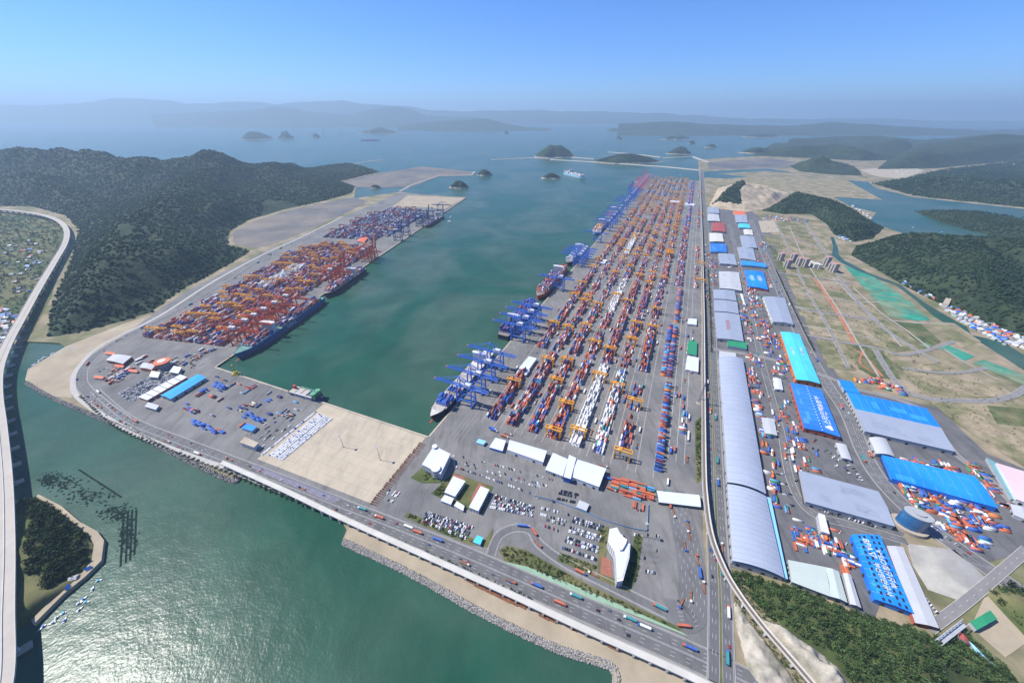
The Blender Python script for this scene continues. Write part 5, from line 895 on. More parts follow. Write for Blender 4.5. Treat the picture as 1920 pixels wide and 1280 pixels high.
# apartment towers under construction
tower_spots = [(1463, 488), (1475, 502), (1485, 492), (1497, 497), (1508, 500), (1548, 498), (1557, 507), (1562, 510)]
for k, (x, y) in enumerate(tower_spots):
    p = G(x, y); t = thing('apartment_tower', 'concrete apartment tower under construction in the bare fields', 'building', (p[0], p[1], 0), RZU + .3, 'apartment towers under construction'); hh = 28 + 3 * (k % 3)
    wl = MB().box((0, 0, hh / 2), (17, 13, hh)).box((4, 8, hh / 2 - 1), (8, 5, hh - 2)).build('wall', M('raw_concrete', (.34, .31, .28), .9, .1, .1), t); MB().box((0, 0, hh + 1), (17.6, 13.6, 2)).build('formwork', M('formwork_pink', (.45, .26, .24), .9, .2, .2), t)
    wm = MB().box((0, 0, 0), (2.2, .25, 1.6)).mesh('window', dark)
    for fl in range(int(hh // 3)):
        for i in range(5): mk('window', wm, wl, (-6.8 + 3.4 * i, -6.5, 2 + 3 * fl))
for k, (x, y, wx) in enumerate(((1522, 500, 40), (1532, 502, 30))): p = G(x, y); t = thing('site_block', 'low pale slab block on the apartment building site', 'building', (p[0], p[1], 0), RZU + .3, 'slab blocks on the building site'); MB().box((0, 0, 8), (wx, 12, 16)).build('wall', offw, t); MB().box((0, 0, 16.4), (wx + 1, 13, .8)).build('roof', conc_w, t)
bld('hotel', 'white resort hotel on the wooded hillside above the canal', 'hotel', [(1727, 527), (1736, 529), (1744, 518), (1735, 516)], 22, redr, white, 'flat', wins=1)
bld('hotel', 'cream apartment block at the foot of the wooded hill by the village', 'building', [(1768, 568), (1779, 571), (1784, 560), (1774, 558)], 20, conc, offw, 'flat', wins=1)
# village houses along the canal and beside the bridge
hw_ = MB().box((0, 0, 1.7), (9, 7, 3.4)).mesh('wall', offw); rme = []
for i, mt in enumerate((M('roof_slate', (.25, .26, .28), .7, .1, .1), blue1, whr, M('roof_cream', (0, 0, 0)), orr, M('roof_teal', (0, 0, 0)))):
    rme.append(MB().add([(-5, -4, 3.3), (5, -4, 3.3), (5, 4, 3.3), (-5, 4, 3.3), (-5, 0, 5.6), (5, 0, 5.6)], [(0, 1, 5, 4), (2, 3, 4, 5), (0, 4, 3), (1, 2, 5)]).mesh('roof', mt))
rcol = ['slate grey', 'blue', 'white', 'cream', 'orange', 'teal']
def village(poly, n, where, grp, tries=4000, sz=1.0):
    P = [G(*p) for p in poly]; xs, ys = [p[0] for p in P], [p[1] for p in P]; got = []
    for _ in range(tries):
        q = (random.uniform(min(xs), max(xs)), random.uniform(min(ys), max(ys)))
        if len(got) < n and inside(np.array([q]), P)[0] and all(math.hypot(q[0] - g[0], q[1] - g[1]) > 11 for g in got):
            got.append(q); k = random.choices(range(6), (5, 3, 5, 2, 1, 1))[0]; s = random.uniform(.8, 1.5) * sz; t = thing('house', 'small house with %s roof ' % rcol[k] + where, 'house', (q[0], q[1], .3), random.choice((.3, .3, 1.9, .8)), grp); t.scale = (s, s, 1)
            mk('wall', hw_, t); mk('roof', rme[k], t)
village([(1765, 573), (1785, 572), (1830, 588), (1925, 635), (1925, 655), (1880, 645), (1830, 620), (1800, 605)], 120, 'in the village between canal and wooded hill', 'houses of the canal village')
village([(1680, 520), (1700, 522), (1760, 560), (1755, 566), (1700, 536)], 22, 'strung along the upper canal bank', 'houses along the upper canal')
village([(0, 575), (30, 590), (40, 600), (35, 630), (0, 645)], 40, 'in the village beside the road bridge', 'houses beside the road bridge')
village([(1565, 430), (1585, 440), (1600, 455), (1575, 450)], 18, 'at the head of the canal', 'houses at the canal head')
village([(1595, 385), (1625, 395), (1640, 410), (1620, 415), (1600, 400)], 25, 'on the wooded headland in the inlet', 'houses on the inlet headland')
village([(0, 470), (60, 440), (90, 480), (60, 560), (0, 560)], 40, 'scattered in the farmed valley behind the bridge', 'houses in the farmed valley')
village([(110, 1085), (150, 1072), (165, 1060), (170, 1068), (150, 1090), (90, 1130)], 9, 'on the shore of the islet', 'houses on the islet', sz=.62)
village([(1690, 316), (1730, 318), (1700, 330), (1650, 330)], 20, 'in the far clearing behind the inlet', 'houses in the far clearing')
# ---------------------------------------------------------------- bridges and viaducts
def viaduct(name, lab, pts, wd, z, pier_step, deckm, pierm, depth=2.0, wall=True, pier_w=None, px_z=None, rails=True):
    P = smooth([G(x, y, z if px_z is None else px_z) for x, y in pts]); t = thing(name, lab, 'bridge', (*P[0], 0)); P = [(p[0] - P[0][0], p[1] - P[0][1]) for p in P[:1]] + [(p[0] - P[0][0], p[1] - P[0][1]) for p in P[1:]]
    A, B, n = offs(P, wd / 2), offs(P, -wd / 2), len(P); A2, B2 = offs(P, wd * .28), offs(P, -wd * .28); m = MB()
    m.add([(*a, z) for a in A] + [(*b, z) for b in B] + [(*a, z - .9) for a in A] + [(*b, z - .9) for b in B] + [(*a, z - depth) for a in A2] + [(*b, z - depth) for b in B2],
          [f for i in range(n - 1) for f in ((i, i + 1, n + i + 1, n + i), (2 * n + i, 2 * n + i + 1, i + 1, i), (n + i, n + i + 1, 3 * n + i + 1, 3 * n + i), (4 * n + i, 4 * n + i + 1, 2 * n + i + 1, 2 * n + i), (3 * n + i, 3 * n + i + 1, 5 * n + i + 1, 5 * n + i), (5 * n + i, 5 * n + i + 1, 4 * n + i + 1, 4 * n + i))]); m.build('deck', deckm, t)
    for s in (-1, 1):
        k = MB(); Q = offs(P, s * (wd / 2 - .25)); a, b = offs(Q, .25), offs(Q, -.25)
        k.add([(*p, z + 1.1) for p in a] + [(*p, z + 1.1) for p in b] + [(*p, z - .05) for p in a] + [(*p, z - .05) for p in b], [f for i in range(n - 1) for f in ((i, i + 1, n + i + 1, n + i), (2 * n + i, 2 * n + i + 1, i + 1, i), (n + i, n + i + 1, 3 * n + i + 1, 3 * n + i))]); k.build('parapet', conc_w, t)
    if rails:
        k = MB(); strip(k, P, 3.2, z + .12); k.build('track_bed', M('ballast', (.17, .13, .10), .95, .2, .3), t)
    pw = pier_w or wd * .4; pm = MB().box((0, 0, (z - depth) / 2 - 2), (2.2, pw, z - depth + 4)).box((0, 0, z - depth - .6), (2.6, wd * .7, 1.2)).mesh('pier', pierm)
    for x, y, a in resample(P, pier_step): mk('pier', pm, t, (x, y, .02), a)
    return t, P
viaduct('rail_viaduct', 'elevated single track railway beside the avenue curving through the rock cutting', [(1312, 322), (1315, 420), (1318, 560), (1319, 700), (1320, 860), (1323, 930), (1333, 1000), (1356, 1062), (1385, 1112), (1430, 1172), (1480, 1230), (1540, 1300)], 7, 11, 30, conc_w, conc_w)
t, P = viaduct('shore_viaduct', 'pale concrete rail viaduct running along the outer shore', [(415, 866), (447, 880), (540, 922), (640, 970), (800, 1042), (950, 1110), (1100, 1180), (1273, 1257), (1380, 1310)], 7.5, 8, 17, conc_w, conc_w, 1.5, pier_w=8, rails=False)
bp = [(-30, 1420), (6, 1280), (10, 1150), (14, 1020), (12, 900), (4, 800), (-2, 740), (2, 690), (22, 640), (50, 590), (78, 540), (108, 490), (128, 455), (130, 430), (112, 412), (70, 400), (0, 392), (-80, 388)]
t, P = viaduct('road_bridge', 'high concrete expressway bridge crossing the river mouth', [(x - 6, y) for x, y in bp], 20, 19, 55, M('bridge_deck', (.44, .40, .34), .9, .08, .05), conc_w, 3.0, pier_w=9, rails=False)
k = MB(); strip(k, P, .8, 20.0); k.build('median_barrier', conc_w, t)
cap = MB().box((0, 0, -1.2), (9, 24, 3)).mesh('pile_cap', conc)
for x, y, a in resample(P, 55)[:20]: mk('pile_cap', cap, t, (x, y, -.6), a)
# steel truss conveyor at the lower right
a, b = G3(1718, 1236, 6), G3(1806, 1168, 6); t = thing('truss_bridge', 'grey steel truss bridge rising out of the wooded slope', 'bridge', (a.x, a.y, 0)); b = b - Vector((a.x, a.y, 0)); a = Vector((0, 0, 6)); d = (b - a).normalized(); nn = Vector((d.y, -d.x, 0)); L = (b - a).length
steel = M('truss_steel', (.38, .40, .42), .6, .1, .2)
for s in (-2.6, 2.6):
    for z in (0, 5): MB().bar(a + nn * s + Vector((0, 0, z)), b + nn * s + Vector((0, 0, z)), .6).build('chord', steel, t)
    for i in range(14): p0, p1 = a + d * (L * i / 14) + nn * s, a + d * (L * (i + 1) / 14) + nn * s; MB().bar(p0, p1 + Vector((0, 0, 5)), .35).bar(p1, p1 + Vector((0, 0, 5)), .35).build('web_member', steel, t)
MB().bar(a, b, 5, .4).build('walkway', steel, t)
for f in (.1, .5, .9): p = a + d * L * f; MB().bar((p.x, p.y, -1), (p.x, p.y, 6), 2).build('support', steel, t)
# far cable stayed bridge in the bay
t = thing('cable_bridge', 'faint cable stayed bridge between the far islands', 'bridge', (*G(608, 256, SEA), SEA)); d = Vector((*G(650, 252, SEA), 0)) - Vector((*G(560, 257, SEA), 0)); d.normalize()
MB().bar(-d * 900 + Vector((0, 0, 45)), d * 1500 + Vector((0, 0, 45)), 20, 5).build('deck', conc_w, t)
for s in (0, 480): MB().bar(d * s, d * s + Vector((0, 0, 150)), 9, 14).build('pylon', conc_w, t); MB().bar(d * s + Vector((0, 0, 145)), d * (s - 220) + Vector((0, 0, 47)), 2).bar(d * s + Vector((0, 0, 145)), d * (s + 220) + Vector((0, 0, 47)), 2).build('stay_cable', conc_w, t)
for s in range(-800, 1500, 200): MB().bar(d * s + Vector((0, 0, -2)), d * s + Vector((0, 0, 45)), 8).build('pier', conc_w, t)
# yellow harbour crane, light masts
p = G(443, 702); t = thing('harbour_crane', 'yellow mobile harbour crane standing at the pier corner', 'crane', (p[0], p[1], .3)); yel = M('crane_yellow', (.62, .46, .06), .6, .1, .2)
MB().box((0, 0, 1.6), (12, 9, 2.4)).build('chassis', yel, t); MB().box((0, 0, 5), (7, 6, 5)).build('machinery_house', yel, t); MB().bar((0, 0, 6), (0, 0, 26), 2.4).build('tower', yel, t); MB().bar((1, 0, 14), (-6, 10, 42), 1.3).build('boom', yel, t)
for x in (-6, 6):
    for y in (-5, 5): MB().bar((x * .6, y * .6, 1.2), (x * 1.3, y * 1.3, .6), .9).build('outrigger', yel, t)
mast = None
def put_mast(x, y, h, lab, grp):
    global mast
    if mast is None:
        mast = thing('light_mast', lab, 'light'); MB().cyl((0, 0, 0), .45, 1, 8, r2=.25).build('pole', greyw, mast).scale = (1, 1, 30); MB().box((0, 0, 30), (4, 4, .6)).build('lamp_ring', greyw, mast)
        MB().box((0, 0, .4), (2.4, 2.4, .8)).build('footing', conc, mast); KIDS[mast.name] = list(mast.children) or [o for o in bpy.data.objects if o.parent == mast]; o = mast; o.location = (x, y, .3)
    else: o = copy_tree(mast, None, (x, y, .3))
    tag(o, lab, 'light', grp)
for r in range(6):
    for c in (1, 3, 5): put_mast(*UV(345 + 275 * r if c != 3 else 200 + 275 * r, 73 + 40.7 * c - 9), 30, 'tall grey floodlight mast standing between container blocks', 'floodlight masts in the container yard')
for u in (130, 330, 560, 800): put_mast(*UV(u, 62), 30, 'tall floodlight mast on the quay apron behind the blue cranes', 'floodlight masts on the quay apron')
for k, px in enumerate(((644, 838), (713, 862))): put_mast(*G(*px), 30, 'lamp mast standing alone on the pale concrete apron', 'lamp masts on the concrete apron')
for px in ((1008, 934), (853, 878), (1205, 1005)): put_mast(*G(*px), 30, 'lamp mast in the truck and car parks', 'lamp masts in the car parks')
for u, w_ in ((80, 40), (180, 190), (330, 120), (420, 300), (560, 200)): put_mast(*LW(u, w_), 30, 'light mast among the red container rows of the left terminal', 'light masts of the left terminal')
p = G(1310, 756); t = thing('pylon_mast', 'tall dark lattice mast on a concrete pad beside the rail viaduct', 'mast', (p[0], p[1], .2))
for sx, sy in ((-1, -1), (1, -1), (1, 1), (-1, 1)): MB().bar((sx * 2, sy * 2, 0), (sx * .4, sy * .4, 62), .35).build('leg', navy, t)
for k in range(10): s = 2 - 1.6 * k / 10; MB().bar((-s, -s, 6 * k), (s, -s, 6 * k + 6), .2).bar((s, s, 6 * k), (-s, s, 6 * k + 6), .2).bar((-s, s, 6 * k), (-s, -s, 6 * k + 6), .2).build('bracing', navy, t)
MB().box((0, 0, .2), (9, 9, .6)).build('pad', conc, t)
# ---------------------------------------------------------------- cars
carc = {'white': (.75, .75, .75), 'silver': (.42, .43, .45), 'black': (.02, .02, .025), 'grey': (.12, .125, .13), 'red': (.35, .03, .03), 'blue': (.04, .09, .28)}
def carmesh(c):
    m = MB(); w_ = .9; prof = [(-2.2, .3), (2.2, .3), (2.25, .75), (1.1, .95), (.5, 1.45), (-1.2, 1.48), (-1.9, .98), (-2.25, .9)]; n = len(prof)
    m.add([(x, -w_, z) for x, z in prof] + [(x, w_, z) for x, z in prof], [tuple(range(n)), tuple(range(2 * n - 1, n - 1, -1))] + [((i + 1) % n, i, n + i, n + (i + 1) % n) for i in range(n)])
    m.add([(1.12, -.75, .99), (1.12, .75, .99), (.56, .7, 1.44), (.56, -.7, 1.44)], [(0, 1, 2, 3)], 1); m.add([(-1.88, .75, 1.02), (-1.88, -.75, 1.02), (-1.26, -.7, 1.47), (-1.26, .7, 1.47)], [(0, 1, 2, 3)], 1)
    for sgn in (-1, 1):
        m.add([(.95, sgn * .905, 1.0), (.45, sgn * .905, 1.38), (-1.15, sgn * .905, 1.40), (-1.7, sgn * .905, 1.0)], [(0, 1, 2, 3)], 1)
        for x in (-1.35, 1.35): m.add([(x + .33 * math.cos(k * 1.047), sgn * .93, .33 + .33 * math.sin(k * 1.047)) for k in range(6)], [tuple(range(6))], 2)
    return m.mesh('car', [M('car_' + c, carc[c], .35, .03, .2, spec=.5), glass, tyre])
CM = {c: carmesh(c) for c in carc}; CARS = []
def lot(q, rows, cols, fill, place, rot=0.0, mix=((.30, 'white'), (.16, 'silver'), (.26, 'black'), (.2, 'grey'), (.04, 'red'), (.05, 'blue')), marks=True, sc_=1.0):
    A, B, C, D = [Vector(G(*p)) for p in q]; hd = math.atan2((D - A).y, (D - A).x) + rot
    for i in range(rows):
        if rows >= 5 and rows < 12 and i % 3 == 1: continue
        f = (i + .5) / rows; P, Q = A + (D - A) * f, B + (C - B) * f
        for j in range(cols):
            p = P + (Q - P) * ((j + .5) / cols)
            if marks: e = P + (Q - P) * (j / cols); MARK.box((e.x, e.y, .62), (4.8, .14, .04), hd)
            if random.random() < fill: CARS.append((p.x, p.y, hd + random.choice((0, math.pi)) + random.uniform(-.03, .03), random.choices([c for w_, c in mix], [w_ for w_, c in mix])[0], place, sc_))
lot([(790, 978), (873, 1011), (890, 984), (800, 956)], 8, 28, .8, 'the car park behind the shore road hedge')
lot([(918, 952), (998, 968), (1006, 949), (931, 924)], 8, 28, .8, 'the car park beside the white blocks')
lot([(1053, 1030), (1117, 1053), (1133, 978), (1078, 963)], 11, 26, .78, 'the car park beside the angular office')
lot([(1010, 985), (1050, 1000), (1068, 962), (1015, 950)], 6, 16, .4, 'the car park beside the angular office')
lot([(712, 935), (735, 943), (755, 918), (735, 912)], 5, 9, .6, 'the small car park by the concrete apron')
lot([(853, 877), (1007, 933), (1040, 897), (862, 853)], 6, 34, .5, 'the lorry park with diagonal bays', .6)
lot([(1042, 937), (1077, 944), (1087, 921), (1052, 912)], 5, 14, .8, 'the dark tractor park beside the freight station', mix=((.7, 'black'), (.3, 'grey')))
lot([(222, 738), (248, 755), (330, 706), (303, 693)], 22, 12, .75, 'the crowded lorry park of the pier', mix=((.5, 'white'), (.3, 'silver'), (.2, 'grey')), marks=False, sc_=1.25)
for q, c_ in (([(504, 854), (519, 859), (611, 781), (598, 776)], 4), ([(520, 860), (529, 864), (625, 785), (612, 781)], 3), ([(488, 853), (492, 855), (595, 773), (591, 771)], 1)): lot(q, 62, c_, .97, 'export', math.pi / 2, ((.8, 'white'), (.12, 'silver'), (.08, 'blue')), False)
for q, r_, c_ in (([(1560, 850), (1600, 900), (1625, 905), (1590, 850)], 5, 10), ([(1405, 700), (1440, 830), (1447, 828), (1414, 700)], 30, 2), ([(1462, 690), (1490, 780), (1498, 778), (1470, 690)], 20, 2), ([(1470, 830), (1500, 930), (1506, 928), (1478, 830)], 20, 2), ([(1760, 880), (1800, 905), (1820, 900), (1780, 872)], 4, 12), ([(1850, 880), (1900, 960), (1915, 955), (1870, 885)], 14, 3), ([(1515, 952), (1640, 990), (1645, 986), (1520, 948)], 1, 44), ([(1700, 960), (1800, 1030), (1806, 1026), (1706, 956)], 1, 30), ([(1420, 570), (1450, 640), (1460, 640), (1432, 575)], 18, 3), ([(1385, 640), (1410, 690), (1420, 688), (1396, 640)], 10, 3)): lot(q, r_, c_, .5, 'the logistics park', 0, marks=False)
for q, r_, c_ in (([(1500, 835), (1560, 880), (1585, 872), (1520, 815)], 7, 9), ([(1455, 880), (1475, 960), (1490, 958), (1470, 880)], 14, 4), ([(1700, 930), (1800, 975), (1850, 960), (1750, 915)], 6, 22), ([(1560, 990), (1590, 1060), (1602, 1055), (1575, 985)], 10, 3), ([(1325, 480), (1328, 540), (1344, 540), (1342, 480)], 16, 5), ([(1395, 545), (1425, 600), (1440, 600), (1420, 548)], 14, 5), ([(1280, 800), (1290, 840), (1300, 838), (1292, 800)], 5, 3), ([(180, 690), (200, 720), (240, 712), (215, 685)], 7, 10), ([(330, 690), (350, 700), (400, 672), (380, 660)], 9, 6), ([(460, 815), (490, 845), (560, 790), (530, 770)], 16, 5)): lot(q, r_, c_, .32, 'the crowded yards', random.uniform(-.4, .4), marks=False, sc_=1.2)
lot([(1200, 1075), (1235, 1082), (1240, 1045), (1207, 1040)], 3, 9, .15, 'the lorry bays beside the angular office'); lot([(1207, 1035), (1238, 1040), (1243, 1000), (1213, 996)], 3, 9, .15, 'the lorry bays beside the angular office')
lot([(1712, 1140), (1735, 1160), (1760, 1150), (1735, 1120)], 6, 10, .5, 'the dusty lot beside the long pale warehouse'); lot([(1185, 1010), (1200, 1012), (1205, 950), (1193, 948)], 4, 2, .6, 'the terminal lane beside the angular office')
for P, wd, n in ((avP, 20, 70), (shP, 20, 45), (r2P, 18, 40), (cvP, 14, 20)):
    Q = resample(P, 12)
    for _ in range(n):
        x, y, a = random.choice(Q); s = random.choice((-1, 1)); o = random.uniform(3, wd / 2) * s; CARS.append((x + math.sin(a) * o, y - math.cos(a) * o, a + (0 if s > 0 else math.pi), random.choice(list(carc)), 'road', 1.0))
CARS.sort(key=lambda c: c[0] ** 2 + c[1] ** 2 + (9e9 if c[4] == 'export' else 0))
for x, y, a, c, pl, s in CARS[:300]: o = mk('car', CM[c], None, (x, y, .62), a); o.scale = (s, s, s); tag(o, ('%s car parked in %s' % (c, pl)) if pl != 'road' else '%s car driving on the port roads' % c, 'car', 'parked cars' if pl != 'road' else 'cars on the roads')
if CARS[300:]:
    m = MB()
    for x, y, a, c, pl, s in CARS[300:]: k0 = list(carc).index(c); m.box((x, y, .95), (4.4 * s, 1.8, .8), a, k0).box((x - .3 * math.cos(a), y - .3 * math.sin(a), 1.6), (2.2, 1.6, .55), a, 6).box((x - .3 * math.cos(a), y - .3 * math.sin(a), 1.9), (1.9, 1.5, .08), a, k0)
    tag(m.build('parked_vehicles', [MATS['car_' + c] for c in carc] + [glass]), 'rows of white export cars and lorries on the pier and distant cars', 'cars', kind='stuff')
# ---------------------------------------------------------------- lorries
TP = {}
def put_truck(x, y, a, cc, load):
    k = (cc, load)
    if k not in TP:
        t = thing('lorry', '', 'lorry'); MB().box((6.2, 0, 1.9), (2.4, 2.4, 2.6)).box((5.6, 0, 3.4), (1.2, 2.2, .5)).build('cab', M('cab_' + cc, PALC[cc], .5, .05, .2), t); MB().box((0, 0, 1.1), (13.5, 2.0, .4)).build('trailer', rust, t)
        for wx in (6, 2.8, -3.6, -5): MB().box((wx, 0, .5), (1.0, 2.4, 1.0)).build('axle_wheels', tyre, t)
        KIDS[t.name] = [o for o in bpy.data.objects if o.parent == t]
        if load: KIDS[t.name].append(MB().box((-1, 0, 2.65), (12.1, 2.44, 2.6)).build('load', M('box_' + load, PALC[load], .6, .08, .3), t))
        TP[k] = t; o = t; o.location = (x, y, .65); o.rotation_euler = (0, 0, a)
    else: o = copy_tree(TP[k], None, (x, y, .65), a)
    tag(o, '%s cab container lorry %s' % (cc, 'carrying %s container' % (('an ' if load[0] == 'o' else 'a ') + load) if load else 'with an empty trailer'), 'lorry', 'container lorries on the roads and yards')
def drive(P, wd, n, lo=None, hi=None):
    Q = resample(P, 16); Q = [q for q in Q if q[1] < 1600]
    for q in random.sample(Q, min(n, len(Q))): s = random.choice((-1, 1)); o = random.uniform(2.5, wd / 2) * s; put_truck(q[0] + math.sin(q[2]) * o, q[1] - math.cos(q[2]) * o, q[2] + (0 if s > 0 else math.pi), random.choice(('white', 'blue', 'orange red')), random.choice(('orange red', 'blue', 'white', 'teal', None, None)))
drive(shP, 19, 30); drive(avP, 20, 28); drive(gl, 26, 22); drive(ramp, 4, 6); drive(r2P, 17, 14); drive(cvP, 12, 10); drive(r3P, 6, 8)
for r in range(3):
    for c in range(8):
        for k in range(2): put_truck(*UV(95 + 275 * r + random.uniform(0, 240), 73 + 40.7 * c - 8 + random.uniform(-2, 2)), RZU + random.choice((0, math.pi)), random.choice(('white', 'blue', 'orange red')), random.choice(('orange red', 'blue', 'white', None)))
for k in range(30): q = (random.uniform(0, 1), random.uniform(0, 1)); put_truck(*G(1410 + 90 * q[0] + 40 * q[1], 690 + 250 * q[0]), RZU + random.choice((0, math.pi)), random.choice(('white', 'blue', 'orange red')), random.choice(('orange red', 'white', None)))
for k in range(26): put_truck(*UV(random.uniform(60, 700), random.choice((405, 411, 420, 432))), RZU + random.choice((0, math.pi)), random.choice(('white', 'blue', 'orange red')), random.choice(('orange red', 'blue', 'white', None)))
for k in range(12): put_truck(*UV(random.uniform(20, 70), random.uniform(90, 380)), RZU - math.pi / 2, random.choice(('white', 'blue')), random.choice(('orange red', 'blue', None)))
for k in range(40): x, y = random.choice([(230, 700), (270, 675), (330, 680), (360, 672), (210, 715), (390, 660)]); put_truck(*G(x + random.uniform(-18, 18), y + random.uniform(-8, 8)), LH + random.uniform(-.3, .3), 'white', random.choice(('orange red', 'white', 'blue', None)))
# ---------------------------------------------------------------- containers: the 300 nearest one by one, the rest as one mass
def cmesh(c, ln):
    bm = bmesh.new(); bmesh.ops.create_cube(bm, size=1); bmesh.ops.scale(bm, vec=(ln, 2.44, 2.59), verts=bm.verts)
    sides = [f for f in bm.faces if abs(f.normal.z) < .5]; bmesh.ops.inset_individual(bm, faces=sides, thickness=.16, depth=-.06); bmesh.ops.translate(bm, vec=(0, 0, 1.3), verts=bm.verts)
    me = bpy.data.meshes.new('shipping_container'); bm.to_mesh(me); bm.free(); me.materials.append(M('box_' + c, PALC[c], .6, .08, .3)); return me
tops = {}
for i, c in enumerate(CONT):
    k = (round(c[0] / 1.2), round(c[1] / 1.2)); 
    if k not in tops or CONT[tops[k]][2] < c[2]: tops[k] = i
order = sorted(tops.values(), key=lambda i: CONT[i][0] ** 2 + CONT[i][1] ** 2)[:300]; near = set(order); CMS = {}
where = {'yard': 'on top of the stacks in the gantry blocks', 'gate': 'in the stack beside the white freight station', 'pier': 'on the general cargo pier', 'park': 'standing in the logistics park', 'ship': 'on a ship', 'left yard': 'in the left terminal'}
for i in order:
    x, y, z, a, c, ln, pl = CONT[i]
    if (c, ln) not in CMS: CMS[(c, ln)] = cmesh(c, ln)
    tag(mk('shipping_container', CMS[(c, ln)], None, (x, y, z), a), '%s %s shipping container %s' % (c, 'long' if ln > 7 else 'short', where[pl]), 'container', '%s shipping containers' % c)
rest = [c for i, c in enumerate(CONT) if i not in near]; A = np.array([c[:4] for c in rest]); Lh = np.array([c[5] for c in rest]) / 2; Cc = np.array([PALC[c[4]] for c in rest]) * rng.uniform(.8, 1.15, (len(rest), 1))
S = np.array([(-1, -1, 0), (1, -1, 0), (1, 1, 0), (-1, 1, 0), (-1, -1, 1), (1, -1, 1), (1, 1, 1), (-1, 1, 1)]); ca, sa = np.cos(A[:, 3])[:, None], np.sin(A[:, 3])[:, None]; lx = S[None, :, 0] * Lh[:, None]; ly = S[None, :, 1] * 1.22 * np.ones_like(Lh)[:, None]
V = np.stack([A[:, 0][:, None] + lx * ca - ly * sa, A[:, 1][:, None] + lx * sa + ly * ca, A[:, 2][:, None] + S[None, :, 2] * 2.58 + 0 * lx], -1).reshape(-1, 3)
Q = np.array([(4, 5, 6, 7), (0, 1, 5, 4), (1, 2, 6, 5), (2, 3, 7, 6), (3, 0, 4, 7)]); T = (Q[None] + 8 * np.arange(len(rest))[:, None, None]).reshape(-1, 4)
tag(mk('stacked_containers', npmesh('stacked_containers', V, T, M('container_paint', (1, 1, 1), .6, .08, .3, attr='Col'), np.repeat(Cc, 8, 0))), 'thousands of mixed shipping containers stacked in the terminals and on the ships', 'containers', kind='stuff')
print('containers', len(CONT))
# ---------------------------------------------------------------- street trees, boats
crownV = leafy(3, 1.0, 60); cm = npmesh('crown', crownV * 2.4, np.arange(len(crownV)).reshape(-1, 3), M('leaf_street', (.035, .06, .02), .9, .3, .5, spec=.15)); tm = MB().cyl((0, 0, 0), .22, 2.6, 6, r2=.12).bar((0, 0, 2), (.8, .3, 3.4), .12).bar((0, 0, 2), (-.7, .5, 3.3), .12).mesh('trunk', M('bark', (.10, .07, .05), .9, .2, 1))
nT = 0
def trees(P, o, step, n, lab):
    global nT
    Q = [q for q in resample(offs(P, o), step) if q[1] < 1300 and q[1] > 60][:n]
    for x, y, a in Q: t = thing('street_tree', lab, 'tree', (x, y, .45), random.uniform(0, 6), lab); s = random.uniform(.7, 1.2); t.scale = (s, s, s); mk('trunk', tm, t); c = mk('crown', cm, t, (0, 0, 1.8)); nT += 1
trees(avP, 15, 9, 90, 'street tree along the warehouse side of the avenue'); trees(avP, 0, 10, 60, 'small tree in the avenue median'); trees(shP, 15.5, 11, 90, 'street tree along the viaduct side of the shore road'); trees(r2P, -13.5, 12, 50, 'street tree along the logistics road')
bh = MB(); bh.add([(-4, -1.3, .9), (2, -1.4, 1), (5, 0, 1.3), (2, 1.4, 1), (-4, 1.3, .9), (-4, -.9, -.4), (2, -1, -.4), (4, 0, -.3), (2, 1, -.4), (-4, .9, -.4)], [(0, 1, 2, 3, 4), (0, 5, 6, 1), (1, 6, 7, 2), (2, 7, 8, 3), (3, 8, 9, 4), (4, 9, 5, 0)]); bhm = bh.mesh('hull', white); bcab = [MB().box((-1, 0, 1.7), (2.6, 1.8, 1.5)).mesh('cabin', m_) for m_ in (white, blue1, cyan)]
def boats(spots, lab, grp, s=1.3):
    for x, y in spots: t = thing('boat', lab, 'boat', (*G(x, y, SEA), SEA + .2), random.uniform(0, 6), grp); t.scale = (s, s, s); mk('hull', bhm, t); mk('cabin', random.choice(bcab), t)
boats([(100 + 8 * i - (i % 2) * 5, 664 - 2.6 * i + 2 * (i % 3)) for i in range(0, 6)] + [(82, 672), (74, 678), (66, 684)], 'small white fishing boat moored at the sandy quay by the bridge', 'fishing boats at the sandy quay')
boats([(186, 1088), (174, 1104), (158, 1122), (150, 1130), (163, 1128), (118, 1150), (122, 1162), (105, 1160), (98, 1168), (80, 1176), (150, 1142)], 'small boat moored off the islet shore', 'boats off the islet', .8)
boats([(1692, 415), (1714, 422), (1712, 428), (1765, 436), (1836, 445)], 'white boat afloat in the inlet', 'boats in the inlet', 2.0)
boats([(845, 408), (843, 416), (1090, 283), (1098, 271), (745, 290), (1180, 316), (1275, 328)], 'work boat afloat in the harbour', 'work boats in the harbour', 3.0)
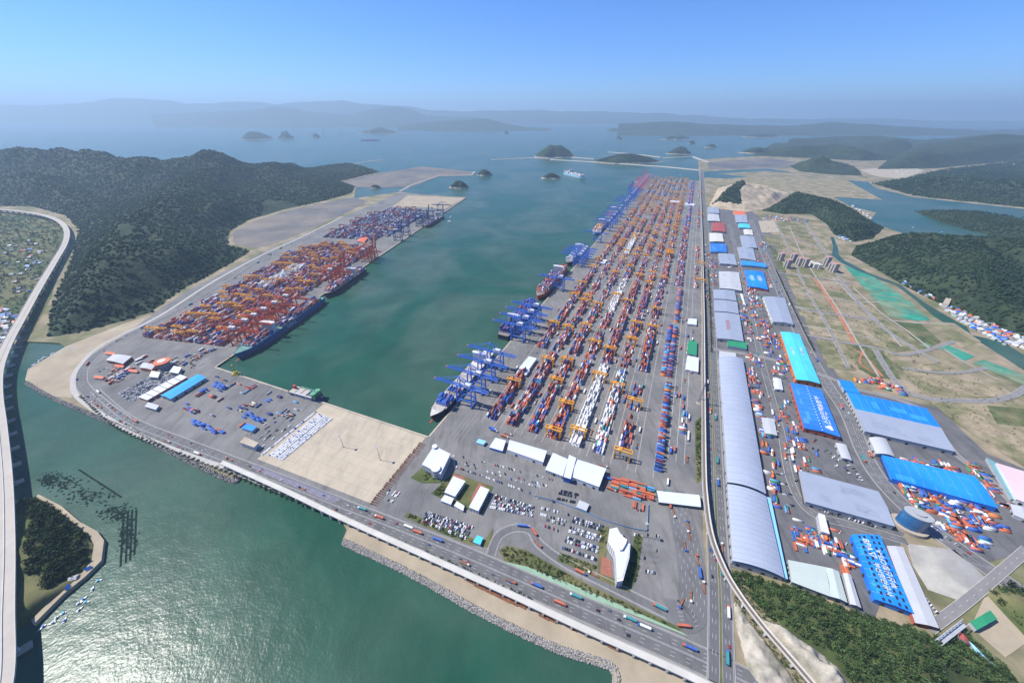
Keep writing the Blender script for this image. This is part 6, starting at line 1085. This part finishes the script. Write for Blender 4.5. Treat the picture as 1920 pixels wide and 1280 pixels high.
# steel stacks on the beach, trailer chassis beside the concrete apron
for k, (x, y) in enumerate(((880, 1087), (898, 1098), (915, 1106), (932, 1114), (948, 1122), (962, 1128), (978, 1134), (1020, 1154), (1035, 1160), (1072, 1175), (1150, 1212))):
    q = G(x, y); t = thing('steel_stack', 'stack of rusty steel beams on the sand beneath the shore viaduct', 'steel', (q[0], q[1], .35), -.42, 'rusty beam stacks on the beach')
    for j in range(6): MB().bar((-6, -2.2 + 1.5 * (j % 3), .4 + .8 * (j // 3)), (6, -2.2 + 1.5 * (j % 3), .4 + .8 * (j // 3)), .9, .7).build('beam', rust, t)
ch = MB().bar((-6, -.5, 1.1), (6, -.5, 1.1), .3).bar((-6, .5, 1.1), (6, .5, 1.1), .3)
for x in (-5.8, -2, 2, 5.8): ch.bar((x, -1.2, 1.1), (x, 1.2, 1.1), .3)
chm = ch.mesh('frame', rust); chw = MB().box((-4.4, 0, .5), (2.4, 2.4, 1)).mesh('axle_wheels', tyre)
for k in range(34):
    f = k / 33; p0, p1 = G(700, 946), G(792, 832); q = (p0[0] + (p1[0] - p0[0]) * f + random.uniform(-1, 1), p0[1] + (p1[1] - p0[1]) * f); t = thing('trailer_chassis', 'rusty container trailer chassis parked along the edge of the concrete apron', 'trailer', (q[0], q[1], .35), hdP + random.uniform(-.08, .08), 'trailer chassis along the apron'); mk('frame', chm, t); mk('axle_wheels', chw, t)
# blue fence of the terminal car park
t = thing('fence', 'light blue panel fence between car park and freight yard', 'fence'); P = smooth([G(*p) for p in ((1000, 930), (1040, 940), (1090, 958), (1140, 978), (1205, 995), (1213, 985), (1215, 948))])
t.location = (*P[0], 0); fm = MB().box((0, 0, 1.6), (3.9, .15, 2.4)).mesh('panel', M('fence_blue', (.22, .42, .62), .6, .1, .1)); 
for x, y, a in resample(P, 4): mk('panel', fm, t, (x - P[0][0], y - P[0][1], .1), a)
MARK.build('road_markings', paint)['kind'] = 'structure'
# ---------------------------------------------------------------- haze over the bay
hm = bpy.data.materials.new('haze_air'); hm.use_nodes = True; n = hm.node_tree.nodes; n.clear(); pv = n.new('ShaderNodeVolumePrincipled'); oo = n.new('ShaderNodeOutputMaterial'); hm.node_tree.links.new(pv.outputs[0], oo.inputs['Volume'])
pv.inputs['Color'].default_value = (.57, .80, 1, 1); pv.inputs['Density'].default_value = 6.3e-5; pv.inputs['Anisotropy'].default_value = .18
m = MB().box((0, 0, 590), (94000, 94000, 1200)); ho = m.build('haze', hm); ho['kind'] = 'stuff'; ho['label'] = 'pale blue haze filling the air over the bay'; ho['category'] = 'haze'
